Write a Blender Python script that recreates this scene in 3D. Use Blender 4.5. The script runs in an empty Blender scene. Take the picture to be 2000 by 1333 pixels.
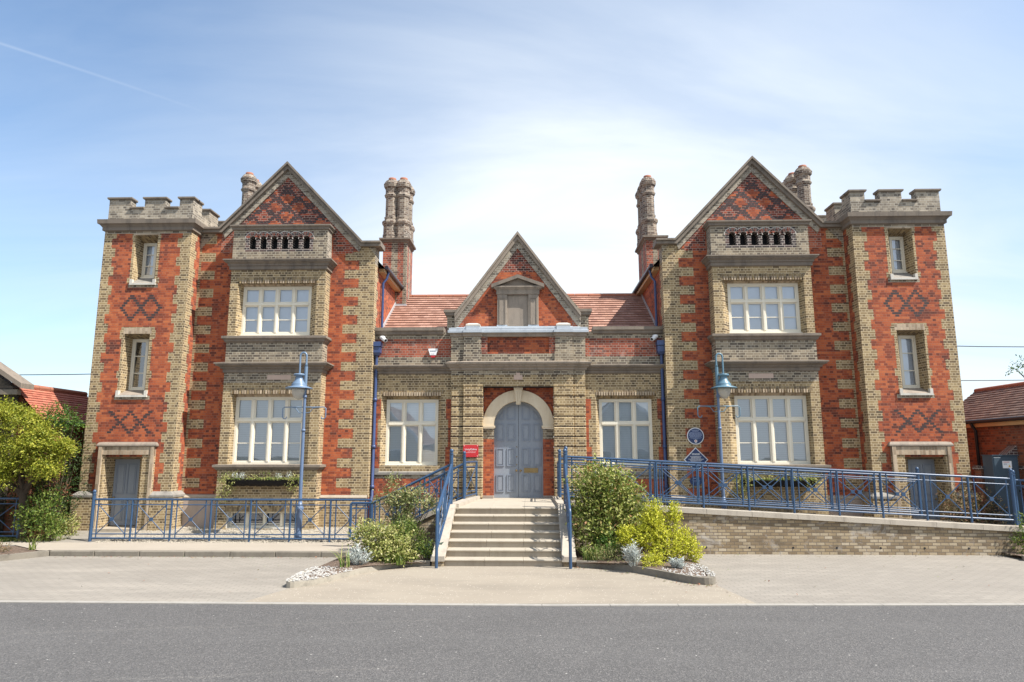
import bpy, math, random
from mathutils import Vector, Matrix
random.seed(7)
R = math.radians
sc = bpy.context.scene
COL = sc.collection

# ---------------------------------------------------------------- camera
EYE = 2.0
cd = bpy.data.cameras.new('camera'); cam = bpy.data.objects.new('camera', cd); COL.objects.link(cam)
cd.lens = 24.0; cd.sensor_width = 36.0; cd.clip_start = .1; cd.clip_end = 5000
PITCH = math.atan(1333/8000); YAW = R(1.6)
cam.location = (0, 0, EYE); cam.rotation_euler = (R(90)+PITCH, 0, YAW)
sc.camera = cam

# ---------------------------------------------------------------- world, sun, exposure
SUN_AZ, SUN_EL = 68, 52          # degrees right of the facade normal, above the horizon
sdir = Vector((math.sin(R(SUN_AZ))*math.cos(R(SUN_EL)), -math.cos(R(SUN_AZ))*math.cos(R(SUN_EL)), math.sin(R(SUN_EL))))
sc.view_settings.view_transform = 'Standard'; sc.view_settings.look = 'None'
sc.view_settings.exposure = 0.95; sc.view_settings.gamma = 1
W = bpy.data.worlds.new('World'); sc.world = W; W.use_nodes = True
def world():
    nt = W.node_tree; N = nt.nodes; L = nt.links
    bg = N['Background']; bg.inputs['Strength'].default_value = .105
    sky = N.new('ShaderNodeTexSky'); sky.sky_type = 'NISHITA'; sky.sun_disc = False
    sky.sun_elevation = R(SUN_EL); sky.sun_rotation = math.atan2(sdir.x, sdir.y)
    sky.air_density = 1.0; sky.dust_density = .8; sky.ozone_density = 1.3
    tc = N.new('ShaderNodeTexCoord')
    def math_(op, a, b=None, c=None):
        n = N.new('ShaderNodeMath'); n.operation = op
        for i, v in enumerate((a, b, c)):
            if v is None: continue
            if isinstance(v, (int, float)): n.inputs[i].default_value = v
            else: L.new(v, n.inputs[i])
        return n.outputs[0]
    sep = N.new('ShaderNodeSeparateXYZ'); L.new(tc.outputs['Generated'], sep.inputs[0])
    zz = math_('ADD', math_('MAXIMUM', sep.outputs[2], 0), .18)
    cx = math_('DIVIDE', sep.outputs[0], zz); cy = math_('DIVIDE', sep.outputs[1], zz)
    cmb = N.new('ShaderNodeCombineXYZ'); L.new(cx, cmb.inputs[0]); L.new(cy, cmb.inputs[1])
    mp = N.new('ShaderNodeMapping'); mp.inputs['Rotation'].default_value = (0, 0, R(24)); mp.inputs['Scale'].default_value = (.55, 1.5, 1)
    L.new(cmb.outputs[0], mp.inputs[0])
    n1 = N.new('ShaderNodeTexNoise'); n1.inputs['Scale'].default_value = 1.1; n1.inputs['Detail'].default_value = 7; n1.inputs['Roughness'].default_value = .55
    n1.inputs['Distortion'].default_value = .8; L.new(mp.outputs[0], n1.inputs['Vector'])
    # a broad bank of thin high cloud, thickest low ahead and a little to the right, and haze round the rest of the horizon
    az = math_('ARCTAN2', sep.outputs[0], sep.outputs[1]); el = math_('ARCSINE', sep.outputs[2])
    ga = math_('DIVIDE', math_('SUBTRACT', az, .12), .52); ge = math_('DIVIDE', math_('SUBTRACT', el, .24), .44)
    bank = math_('POWER', 2.718, math_('MULTIPLY', math_('ADD', math_('MULTIPLY', ga, ga), math_('MULTIPLY', ge, ge)), -1))
    rr = N.new('ShaderNodeMapRange'); rr.inputs[1].default_value = .36; rr.inputs[2].default_value = .70; L.new(n1.outputs['Fac'], rr.inputs[0])
    cl = math_('ADD', math_('MULTIPLY', bank, math_('MULTIPLY_ADD', rr.outputs[0], .24, .74)), math_('MULTIPLY', rr.outputs[0], .20))
    cl = math_('ADD', cl, math_('MULTIPLY', math_('POWER', 2.718, math_('MULTIPLY', math_('MAXIMUM', el, 0), -7)), .5))
    south = N.new('ShaderNodeMapRange'); south.inputs[1].default_value = .1; south.inputs[2].default_value = -.5; south.inputs[3].default_value = 0; south.inputs[4].default_value = .55
    L.new(sep.outputs[1], south.inputs[0]); cl = math_('ADD', cl, south.outputs[0])
    # contrail: a thin line on the cloud layer
    ln = math_('ABSOLUTE', math_('SUBTRACT', math_('MULTIPLY_ADD', cx, .936, 1.944), cy))
    tr = N.new('ShaderNodeMapRange'); tr.inputs[1].default_value = 0; tr.inputs[2].default_value = .009; tr.inputs[3].default_value = .13; tr.inputs[4].default_value = 0
    L.new(ln, tr.inputs[0])
    lim = N.new('ShaderNodeMapRange'); lim.inputs[1].default_value = -.66; lim.inputs[2].default_value = -.9; L.new(cx, lim.inputs[0])
    cl = math_('ADD', cl, math_('MULTIPLY', tr.outputs[0], lim.outputs[0]))
    cl = math_('MINIMUM', cl, .96)
    mx = N.new('ShaderNodeMixRGB'); mx.inputs['Color2'].default_value = (5.2, 5.55, 5.85, 1)
    L.new(cl, mx.inputs['Fac']); tint = N.new('ShaderNodeMixRGB'); tint.blend_type = 'MULTIPLY'; tint.inputs['Fac'].default_value = 1; tint.inputs['Color2'].default_value = (.84, 1.0, 1.08, 1); L.new(sky.outputs[0], tint.inputs['Color1']); L.new(tint.outputs[0], mx.inputs['Color1']); L.new(mx.outputs[0], bg.inputs[0])
world()
sd = bpy.data.lights.new('sun', 'SUN'); sun = bpy.data.objects.new('sun', sd); COL.objects.link(sun)
sd.energy = 4.6; sd.angle = R(.53); sd.color = (1, .95, .87)
sun.rotation_euler = sdir.to_track_quat('Z', 'Y').to_euler(); sun.location = sdir*60

# ---------------------------------------------------------------- materials
M = {}
class NT:
    def __init__(s, name):
        s.m = bpy.data.materials.new(name); s.m.use_nodes = True; M[name] = s.m
        s.N = s.m.node_tree.nodes; s.L = s.m.node_tree.links; s.b = s.N['Principled BSDF']
    def node(s, t, ins=None, **kw):
        n = s.N.new(t)
        for k, v in kw.items(): setattr(n, k, v)
        for k, v in (ins or {}).items():
            if hasattr(v, 'is_output') : s.L.new(v, n.inputs[k])
            else: n.inputs[k].default_value = v
        return n
    def link(s, a, b): s.L.new(a, b)
    def math(s, op, a, b=0.0, c=0.0):
        return s.node('ShaderNodeMath', {0: a, 1: b, 2: c}, operation=op).outputs[0]
    def mix(s, f, a, b, bt='MIX'):
        return s.node('ShaderNodeMixRGB', {0: f, 1: a, 2: b}, blend_type=bt).outputs[0]
    def ramp(s, f, stops, interp='LINEAR'):
        n = s.node('ShaderNodeValToRGB', {0: f}); e = n.color_ramp; e.interpolation = interp
        while len(e.elements) < len(stops): e.elements.new(.5)
        for el, (p, c) in zip(e.elements, stops):
            el.position = p; el.color = c if len(c) == 4 else (*c, 1)
        return n.outputs[0]
    def pos(s): return s.node('ShaderNodeNewGeometry').outputs['Position']
    def noise(s, scale, detail=3, rough=.55, vec=None, dist=0):
        i = {'Scale': scale, 'Detail': detail, 'Roughness': rough, 'Distortion': dist, 'Vector': vec if vec is not None else s.pos()}
        return s.node('ShaderNodeTexNoise', i).outputs['Fac']
    def wallvec(s, rot=False):
        g = s.node('ShaderNodeNewGeometry')
        p = s.node('ShaderNodeSeparateXYZ', {0: g.outputs['Position']}); n = s.node('ShaderNodeSeparateXYZ', {0: g.outputs['True Normal']})
        ax = s.math('GREATER_THAN', s.math('ABSOLUTE', n.outputs[0]), .6); az = s.math('GREATER_THAN', s.math('ABSOLUTE', n.outputs[2]), .75)
        mixf = lambda f, a, b: s.node('ShaderNodeMix', {0: f, 2: a, 3: b}).outputs[0]
        u = mixf(ax, p.outputs[0], p.outputs[1]); v = mixf(az, p.outputs[2], p.outputs[1])
        c = s.node('ShaderNodeCombineXYZ', {0: v if rot else u, 1: u if rot else v})
        return c.outputs[0]
    def bump(s, h, strength=.4, dist=.01):
        n = s.node('ShaderNodeBump', {'Height': h, 'Strength': strength, 'Distance': dist}); s.link(n.outputs[0], s.b.inputs['Normal'])
    def done(s, color, rough=.85, **kw):
        for k, v in [('Base Color', color), ('Roughness', rough)] + list(kw.items()):
            if hasattr(v, 'is_output'): s.link(v, s.b.inputs[k])
            elif k == 'Base Color': s.b.inputs[k].default_value = (*v[:3], 1)
            else: s.b.inputs[k].default_value = v
        return s.m

def brick(name, stops, mortar, bw=.19, rh=.0625, ms=.0055, rot=False, squash=.5, dirt=.35, dirtc=(.05, .045, .04), pale=0, palec=(.5, .47, .42), scalepatch=.9, patch=.75):
    t = NT(name); v = t.wallvec(rot)
    j = t.noise(9, 2); jv = t.node('ShaderNodeVectorMath', {0: v, 1: t.node('ShaderNodeCombineXYZ', {0: t.math('MULTIPLY_ADD', j, .008, -.004), 1: t.math('MULTIPLY_ADD', j, .006, -.003)}).outputs[0]}, operation='ADD').outputs[0]
    br = t.node('ShaderNodeTexBrick', {'Vector': jv, 'Color1': (0, 0, 0, 1), 'Color2': (1, 1, 1, 1), 'Mortar': (.5, .5, .5, 1), 'Scale': 1, 'Mortar Size': ms, 'Mortar Smooth': .15, 'Bias': 0, 'Brick Width': bw, 'Row Height': rh}, offset=.5, squash=squash, squash_frequency=2)
    tint = t.node('ShaderNodeSeparateColor', {0: br.outputs['Color']}).outputs[0]
    big = t.noise(scalepatch, 4, .6); fine = t.noise(38, 3, .65)
    tint = t.math('ADD', t.math('MULTIPLY_ADD', tint, .78, .11), t.math('MULTIPLY', t.math('SUBTRACT', big, .5), patch))
    tint = t.math('ADD', tint, t.math('MULTIPLY', t.math('SUBTRACT', fine, .5), .35))
    c = t.ramp(tint, stops)
    mo = t.mix(t.noise(3.1, 3), tuple(m*.72 for m in mortar)+(1,), tuple(mortar)+(1,))
    c = t.mix(br.outputs['Fac'], c, mo)
    st = t.noise(1.7, 6, .68, dist=.5)
    c = t.mix(t.math('MULTIPLY', t.ramp(st, [(.5, (0, 0, 0)), (.72, (1, 1, 1))]), dirt), c, (*dirtc, 1))
    if pale:
        s2 = t.noise(2.3, 6, .7, dist=.8)
        c = t.mix(t.math('MULTIPLY', t.ramp(s2, [(.55, (0, 0, 0)), (.7, (1, 1, 1))]), pale), c, (*palec, 1))
    sv = t.node('ShaderNodeMapping', {'Vector': t.pos(), 'Scale': (3.0, 3.0, .42)}).outputs[0]
    c = t.mix(t.math('MULTIPLY', t.ramp(t.noise(1.25, 6, .7, vec=sv), [(.5, (0, 0, 0)), (.74, (1, 1, 1))]), dirt*.9), c, (*dirtc, 1))
    t.bump(t.math('ADD', t.math('MULTIPLY', br.outputs['Fac'], -.8), t.math('MULTIPLY', fine, .5)), .6, .006)
    return t.done(c, .9)

RED = [(.0, (.085, .025, .017)), (.2, (.17, .039, .021)), (.42, (.29, .062, .024)), (.68, (.39, .090, .031)), (1, (.47, .135, .048))]
YEL = [(.0, (.075, .053, .031)), (.2, (.135, .093, .049)), (.45, (.225, .157, .078)), (.75, (.315, .226, .115)), (1, (.42, .315, .165))]
brick('red_brick', RED, (.33, .145, .09), ms=.004, dirt=.26, dirtc=(.14, .038, .023), pale=.08, palec=(.42, .28, .22), scalepatch=1.1, bw=.17, rh=.061, patch=1.15)
brick('yellow_brick', YEL, (.64, .515, .335), ms=.0064, bw=.17, rh=.061, dirt=.22, dirtc=(.09, .07, .045), scalepatch=1.6)
brick('grey_brick', [(.0, (.055, .043, .032)), (.25, (.11, .085, .062)), (.55, (.20, .158, .108)), (1, (.37, .30, .21))], (.50, .44, .34), ms=.0065, dirt=.3, dirtc=(.06, .05, .04), pale=.15)
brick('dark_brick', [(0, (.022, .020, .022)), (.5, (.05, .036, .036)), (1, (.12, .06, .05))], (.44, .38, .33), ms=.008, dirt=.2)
brick('maroon_brick', [(0, (.04, .016, .014)), (.35, (.10, .026, .02)), (.65, (.22, .045, .024)), (1, (.40, .08, .034))], (.42, .30, .24), ms=.006, dirt=.15)
brick('weathered_red_brick', [(0, (.07, .025, .02)), (.3, (.20, .048, .027)), (.65, (.33, .075, .036)), (1, (.42, .13, .07))], (.38, .28, .22), ms=.006, dirt=.3, dirtc=(.10, .05, .04), pale=.28)
brick('soldier_brick', YEL, (.30, .25, .18), rot=True, squash=1, bw=.14, rh=.062, ms=.006, dirt=.25)
brick('pale_soldier_brick', [(0, (.20, .14, .09)), (.5, (.38, .29, .20)), (1, (.52, .41, .29))], (.42, .36, .27), rot=True, squash=1, bw=.2, rh=.07, ms=.005, dirt=.1)
brick('parapet_brick', [(0, (.08, .066, .052)), (.3, (.18, .15, .115)), (.6, (.29, .245, .185)), (1, (.43, .37, .285))], (.50, .46, .39), dirt=.42, dirtc=(.08, .07, .062), pale=.3)
brick('ramp_brick', [(0, (.13, .095, .06)), (.3, (.22, .16, .095)), (.6, (.31, .235, .14)), (1, (.46, .39, .29))], (.17, .135, .10), bw=.165, rh=.062, ms=.0075, squash=1, dirt=.4, dirtc=(.09, .075, .055), pale=.45, palec=(.52, .50, .48))
brick('annex_brick', [(0, (.05, .02, .013)), (.4, (.16, .045, .02)), (1, (.30, .09, .035))], (.20, .12, .08), ms=.006, dirt=.3)
brick('chimney_brick', [(0, (.05, .038, .03)), (.35, (.125, .078, .056)), (.65, (.20, .145, .105)), (1, (.33, .28, .215))], (.42, .38, .32), bw=.12, rh=.0625, ms=.007, squash=1, dirt=.45, dirtc=(.07, .06, .05), pale=.3)
brick('brown_timber', [(0, (.03, .024, .018)), (.5, (.07, .055, .04)), (1, (.13, .10, .07))], (.09, .075, .06), bw=.3, dirt=.3)

def stone(name, c0, c1, scale=3, rough=.85, dark=.4, darkc=(.06, .055, .05), b=.25, streak=True):
    t = NT(name)
    c = t.mix(t.noise(scale, 6, .65), (*c0, 1), (*c1, 1))
    c = t.mix(t.math('MULTIPLY', t.noise(60, 2), .35), c, tuple(x*.6 for x in c0)+(1,))
    if dark:
        v = t.node('ShaderNodeMapping', {'Vector': t.pos(), 'Scale': (3.2, 3.2, .5 if streak else 3.2)}).outputs[0]
        c = t.mix(t.math('MULTIPLY', t.ramp(t.noise(1.3, 6, .7, vec=v), [(.48, (0, 0, 0)), (.68, (1, 1, 1))]), dark), c, (*darkc, 1))
    t.bump(t.noise(45, 4, .7), b, .01)
    return t.done(c, rough)
stone('grey_stone', (.16, .128, .102), (.27, .225, .178), dark=.65, darkc=(.075, .068, .06))
stone('portal_stone', (.23, .188, .15), (.36, .30, .24), dark=.5, darkc=(.085, .075, .065))
stone('white_stone', (.52, .49, .43), (.66, .63, .57), dark=.35, darkc=(.16, .14, .12))
stone('cream_stone', (.62, .52, .37), (.72, .62, .47), dark=.3, darkc=(.44, .31, .18))
stone('step_stone', (.33, .28, .215), (.45, .385, .30), dark=.42, darkc=(.19, .15, .11))
stone('tread_stone', (.37, .325, .26), (.47, .42, .34), dark=.35, darkc=(.25, .21, .165))
stone('coping_concrete', (.38, .335, .275), (.50, .445, .37), dark=.55, darkc=(.20, .17, .14))
stone('sill_stone', (.20, .185, .165), (.33, .305, .27), scale=6, dark=.6, darkc=(.07, .065, .06))
stone('pink_stone', (.50, .36, .29), (.58, .44, .36), dark=.1)
stone('plinth_stone', (.38, .30, .25), (.47, .39, .33), dark=.3, darkc=(.2, .16, .14))
stone('lead', (.34, .38, .42), (.52, .56, .61), rough=.5, dark=.4, darkc=(.20, .23, .27))
stone('concrete_kerb', (.28, .25, .205), (.42, .38, .31), dark=.55, darkc=(.10, .09, .075), streak=False)
stone('kerb_face', (.17, .15, .12), (.26, .23, .185), dark=.4, darkc=(.07, .06, .05), streak=False)
stone('edging', (.28, .262, .235), (.39, .363, .325), scale=7, dark=.5, darkc=(.20, .185, .165), streak=False)

def ground(name, c0, c1, big=.6, speck=None, fine=120, rough=.9, stain=None, b=.3):
    t = NT(name)
    c = t.mix(t.noise(big, 5, .6, dist=.4), (*c0, 1), (*c1, 1))
    f = t.noise(fine, 3, .7)
    c = t.mix(t.math('MULTIPLY', f, .55), c, tuple(x*.45 for x in c0)+(1,))
    if stain:
        v = t.node('ShaderNodeMapping', {'Vector': t.pos(), 'Scale': (.5, 1.6, 1)}).outputs[0]
        c = t.mix(t.math('MULTIPLY', t.ramp(t.noise(.9, 6, .66, vec=v), [(.45, (0, 0, 0)), (.7, (1, 1, 1))]), stain[1]), c, (*stain[0], 1))
    if speck:
        vo = t.node('ShaderNodeTexVoronoi', {'Vector': t.pos(), 'Scale': speck[0]})
        rnd = t.node('ShaderNodeSeparateColor', {0: vo.outputs['Color']}).outputs[0]
        on = t.math('MULTIPLY', t.math('GREATER_THAN', rnd, speck[2]), t.math('LESS_THAN', vo.outputs['Distance'], .38))
        c = t.mix(on, c, (*speck[1], 1))
    t.bump(f, b, .02)
    return t.done(c, rough)
def asphalt():
    t = NT('asphalt')
    c = t.mix(t.noise(.6, 6, .65, dist=.6), (.092, .088, .086, 1), (.130, .124, .120, 1))
    vo = t.node('ShaderNodeTexVoronoi', {'Vector': t.pos(), 'Scale': 78})
    g = t.node('ShaderNodeSeparateColor', {0: vo.outputs['Color']}).outputs[0]
    c = t.mix(.85, c, t.ramp(g, [(0, (.52, .52, .52)), (.5, (.85, .85, .85)), (.88, (1.1, 1.09, 1.07)), (1, (1.75, 1.71, 1.66))]), 'MULTIPLY')
    vo2 = t.node('ShaderNodeTexVoronoi', {'Vector': t.pos(), 'Scale': 9})
    g2 = t.node('ShaderNodeSeparateColor', {0: vo2.outputs['Color']}).outputs[0]
    on = t.math('MULTIPLY', t.math('GREATER_THAN', g2, .8), t.math('LESS_THAN', vo2.outputs['Distance'], .09))
    c = t.mix(on, c, (.42, .40, .37, 1))
    v = t.node('ShaderNodeMapping', {'Vector': t.pos(), 'Scale': (.22, 1.4, 1), 'Rotation': (0, 0, R(-14))}).outputs[0]
    c = t.mix(t.math('MULTIPLY', t.ramp(t.noise(.8, 5, .6, vec=v), [(.5, (0, 0, 0)), (.75, (1, 1, 1))]), .22), c, (.17, .162, .155, 1))
    # two worn pale seams running across the carriageway
    sp = t.node('ShaderNodeSeparateXYZ', {0: t.pos()})
    wob = t.math('MULTIPLY', t.noise(2.2, 3), .25)
    for k, cc in ((.17, 9.15), (.17, 7.25)):
        ln = t.math('ABSOLUTE', t.math('SUBTRACT', t.math('ADD', t.math('MULTIPLY_ADD', sp.outputs[0], -k, sp.outputs[1]), wob), cc))
        on = t.math('MULTIPLY', t.math('LESS_THAN', ln, .035), t.math('MULTIPLY', t.math('LESS_THAN', sp.outputs[0], -1.2), t.math('GREATER_THAN', t.noise(30, 3), .5)))
        c = t.mix(t.math('MULTIPLY', on, .14), c, (.30, .275, .24, 1))
    t.bump(t.math('ADD', vo.outputs['Distance'], t.noise(150, 2)), .55, .012)
    t.done(c, .88)
asphalt()
ground('tan_tarmac', (.30, .255, .20), (.385, .335, .265), big=.8, speck=(40, (.46, .41, .34), .93), stain=((.20, .172, .138), .6))
ground('pavement_concrete', (.36, .31, .25), (.45, .395, .325), big=1.1, stain=((.28, .24, .19), .5))
ground('soil', (.10, .065, .045), (.20, .14, .10), big=6, fine=70, speck=(45, (.34, .26, .2), .75), b=.8)
ground('gravel_stones', (.36, .315, .25), (.52, .465, .38), big=8, fine=60, b=.9)
ground('white_pebble', (.42, .395, .36), (.70, .685, .65), big=26, fine=90, b=.9)
ground('grass_ground', (.06, .09, .02), (.12, .15, .04), big=3, b=.6)
ground('far_ground', (.10, .10, .085), (.14, .135, .115), big=.2)
def paving():
    t = NT('block_paving'); p = t.pos()
    br = t.node('ShaderNodeTexBrick', {'Vector': p, 'Color1': (0, 0, 0, 1), 'Color2': (1, 1, 1, 1), 'Mortar': (0, 0, 0, 1), 'Scale': 1, 'Mortar Size': .006, 'Mortar Smooth': .3, 'Brick Width': .2, 'Row Height': .1}, offset=.5)
    tint = t.node('ShaderNodeSeparateColor', {0: br.outputs['Color']}).outputs[0]
    c = t.mix(tint, (.245, .222, .19, 1), (.305, .276, .236, 1))
    c = t.mix(t.noise(.7, 5, .65, dist=.5), c, (.215, .192, .163, 1))
    v = t.node('ShaderNodeMapping', {'Vector': p, 'Scale': (.35, 1.8, 1)}).outputs[0]
    c = t.mix(t.math('MULTIPLY', t.ramp(t.noise(.7, 6, .65, vec=v), [(.5, (0, 0, 0)), (.7, (1, 1, 1))]), .5), c, (.37, .33, .28, 1))
    v = t.node('ShaderNodeMapping', {'Vector': p, 'Scale': (.5, 1.1, 1), 'Location': (5, 3, 0)}).outputs[0]
    c = t.mix(t.math('MULTIPLY', t.ramp(t.noise(.9, 6, .7, vec=v), [(.55, (0, 0, 0)), (.72, (1, 1, 1))]), .35), c, (.155, .138, .118, 1))
    c = t.mix(t.math('MULTIPLY', br.outputs['Fac'], .55), c, (.13, .115, .095, 1))
    t.bump(t.math('ADD', t.math('MULTIPLY', br.outputs['Fac'], -1), t.math('MULTIPLY', t.noise(80), .4)), .5, .006)
    t.done(c, .85)
paving()

def paint(name, c, rough=.4, var=.12, spec=.5, metal=0):
    t = NT(name)
    cc = t.mix(t.noise(5, 5, .6), (*c, 1), tuple(x*(1-var*2) for x in c)+(1,))
    t.bump(t.noise(30, 3), .06, .004)
    return t.done(cc, rough, **{'Specular IOR Level': spec, 'Metallic': metal})
paint('rail_paint', (.034, .078, .158), .35)
paint('diaper_brick', (.062, .042, .042), .8, .3)
paint('lamp_paint', (.15, .225, .33), .38)
paint('pole_paint', (.12, .175, .285), .38)
paint('lamp_paint_faded', (.12, .225, .30), .38)
paint('door_paint', (.25, .28, .325), .45, .06)
paint('door_mould', (.215, .245, .30), .45, .06)
paint('frame_paint', (.76, .70, .57), .45, .05)
paint('pipe_paint', (.045, .075, .19), .35)
paint('cabinet_paint', (.045, .075, .105), .5)
paint('gutter_paint', (.02, .016, .03), .4)
paint('black_metal', (.012, .012, .014), .45)
paint('black_wool', (.012, .009, .008), .95, .3)
paint('white_plastic', (.78, .78, .78), .35, .03)
paint('red_plastic', (.5, .012, .02), .3)
paint('sign_red', (.52, .03, .035), .22, .04)
paint('sign_blue', (.022, .045, .135), .3, .04)
paint('sign_white', (.80, .80, .80), .4, .02)
paint('sign_text', (.30, .36, .52), .5, .02)
paint('sign_pink', (.80, .38, .38), .5, .02)
paint('dark_text', (.12, .14, .22), .5)
paint('warning_yellow', (.7, .4, .05), .5)
paint('warning_red', (.6, .12, .06), .5)
paint('brass', (.38, .27, .12), .35, .2, metal=.6)
paint('fascia_cream', (.55, .36, .17), .5)
paint('shade_black', (.012, .012, .014), .9)  # near-black colour standing in for unlit space
paint('dull_room', (.10, .11, .12), .9)
paint('cable_black', (.015, .015, .018), .7)
paint('bark', (.085, .060, .042), .95, .3)
paint('twig', (.16, .11, .075), .95, .3)
paint('flashing', (.42, .42, .43), .5)
def lampglass():
    t = NT('lamp_glass'); N = t.N
    tr = t.node('ShaderNodeBsdfTransparent', {0: (.82, .80, .76, 1)}); df = t.node('ShaderNodeBsdfPrincipled', {'Base Color': (.62, .60, .55, 1), 'Roughness': .15})
    mx = t.node('ShaderNodeMixShader', {0: .62, 1: tr.outputs[0], 2: df.outputs[0]}); t.link(mx.outputs[0], N['Material Output'].inputs[0])
lampglass()
def glass():
    t = NT('window_glass')
    lw = t.node('ShaderNodeFresnel', {'IOR': 1.75}).outputs[0]
    f = t.math('MULTIPLY_ADD', lw, 1.2, .12)
    bmp = t.node('ShaderNodeBump', {'Height': t.noise(.9, 2), 'Strength': .12, 'Distance': .03})
    tr = t.node('ShaderNodeBsdfTransparent', {0: (.93, .97, 1, 1)}); gl = t.node('ShaderNodeBsdfGlossy', {'Color': (.92, .95, 1, 1), 'Roughness': .015, 'Normal': bmp.outputs[0]})
    mx = t.node('ShaderNodeMixShader', {0: f, 1: tr.outputs[0], 2: gl.outputs[0]}); t.link(mx.outputs[0], t.N['Material Output'].inputs[0])
glass()
def blind(name, ca, cb):
    t = NT(name); p = t.node('ShaderNodeSeparateXYZ', {0: t.pos()})
    w = t.math('FRACT', t.math('MULTIPLY', p.outputs[2], 22))
    c = t.mix(t.math('LESS_THAN', w, .16), (*ca, 1), (*cb, 1))
    t.bump(w, .3, .01); t.done(c, .7)
blind('blind', (.86, .89, .90), (.70, .76, .78)); blind('dark_blind', (.44, .50, .52), (.27, .33, .355))
paint('roller_blind', (.82, .84, .88), .8, .03)
def tiles(name, c0, c1, c2, pitch):
    t = NT(name); v = t.node('ShaderNodeUVMap').outputs[0]
    br = t.node('ShaderNodeTexBrick', {'Vector': v, 'Color1': (0, 0, 0, 1), 'Color2': (1, 1, 1, 1), 'Mortar': (.5, .5, .5, 1), 'Scale': 1, 'Mortar Size': .006, 'Mortar Smooth': .2, 'Brick Width': .17, 'Row Height': pitch}, offset=.5)
    tint = t.node('ShaderNodeSeparateColor', {0: br.outputs['Color']}).outputs[0]
    tint = t.math('ADD', t.math('MULTIPLY', tint, .6), t.math('MULTIPLY', t.noise(2.2, 5), .45))
    c = t.ramp(tint, [(.1, c0), (.5, c1), (.9, c2)])
    sv = t.node('ShaderNodeSeparateXYZ', {0: v}); fr = t.math('FRACT', t.math('DIVIDE', sv.outputs[1], pitch))
    c = t.mix(t.math('MULTIPLY', t.math('GREATER_THAN', t.noise(9, 5, .7), .66), .5), c, (.45, .30, .10, 1))
    t.bump(t.math('ADD', t.math('MULTIPLY', fr, -1.0), t.math('MULTIPLY', br.outputs['Fac'], -.4)), 1.0, .03)
    t.done(c, .8)
tiles('roof_tile', (.22, .11, .08), (.33, .175, .125), (.43, .25, .19), .19)
tiles('dark_tile', (.11, .068, .056), (.19, .125, .10), (.30, .205, .16), .11)
tiles('red_tile', (.30, .085, .05), (.40, .13, .08), (.48, .18, .11), .11)
paint('ridge_tile', (.38, .15, .09), .8, .2)

def leaf(name, stops, rough=.5, trans=.35):
    t = NT(name); g = t.node('ShaderNodeNewGeometry')
    c = t.ramp(g.outputs['Random Per Island'], stops)
    t.done(c, rough, **{'Specular IOR Level': .35})
    tl = t.node('ShaderNodeBsdfTranslucent', {0: c}); mx = t.node('ShaderNodeMixShader', {0: trans, 1: t.b.outputs[0], 2: tl.outputs[0]})
    t.link(mx.outputs[0], t.N['Material Output'].inputs[0])
leaf('leaf_bush', [(0, (.07, .115, .018)), (.3, (.165, .215, .038)), (.65, (.34, .37, .09)), (.92, (.50, .48, .18)), (1, (.42, .22, .10))])
leaf('leaf_twiggy', [(0, (.09, .13, .035)), (.5, (.24, .27, .095)), (.9, (.42, .41, .20)), (1, (.40, .22, .12))])
leaf('leaf_lime', [(0, (.20, .25, .012)), (.5, (.54, .54, .035)), (1, (.68, .65, .10))])
leaf('leaf_variegated', [(0, (.12, .17, .03)), (.45, (.32, .34, .09)), (.8, (.55, .52, .20)), (1, (.62, .58, .32))])
leaf('leaf_green', [(0, (.025, .07, .01)), (.5, (.07, .15, .02)), (1, (.17, .26, .045))])
leaf('leaf_silver', [(0, (.34, .38, .37)), (.6, (.56, .59, .56)), (1, (.72, .74, .70))], trans=.2)
leaf('leaf_tree', [(0, (.12, .16, .014)), (.5, (.30, .33, .032)), (1, (.48, .45, .07))])
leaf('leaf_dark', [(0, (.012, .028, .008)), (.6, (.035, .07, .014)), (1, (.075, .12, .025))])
leaf('leaf_mid', [(0, (.05, .10, .015)), (.6, (.13, .19, .03)), (1, (.25, .28, .06))])
leaf('leaf_rust', [(0, (.25, .09, .05)), (1, (.42, .20, .12))])
leaf('leaf_maroon', [(0, (.05, .06, .02)), (.5, (.18, .14, .06)), (.8, (.32, .17, .11)), (1, (.38, .33, .17))])
leaf('leaf_strap', [(0, (.08, .16, .03)), (.6, (.22, .30, .07)), (1, (.48, .42, .18))])
leaf('leaf_glaucous', [(0, (.14, .22, .18)), (1, (.25, .34, .28))])
leaf('petal_purple', [(0, (.16, .10, .32)), (1, (.30, .20, .5))])
leaf('grass_blade', [(0, (.09, .13, .02)), (.6, (.17, .20, .04)), (1, (.32, .28, .10))])

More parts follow.
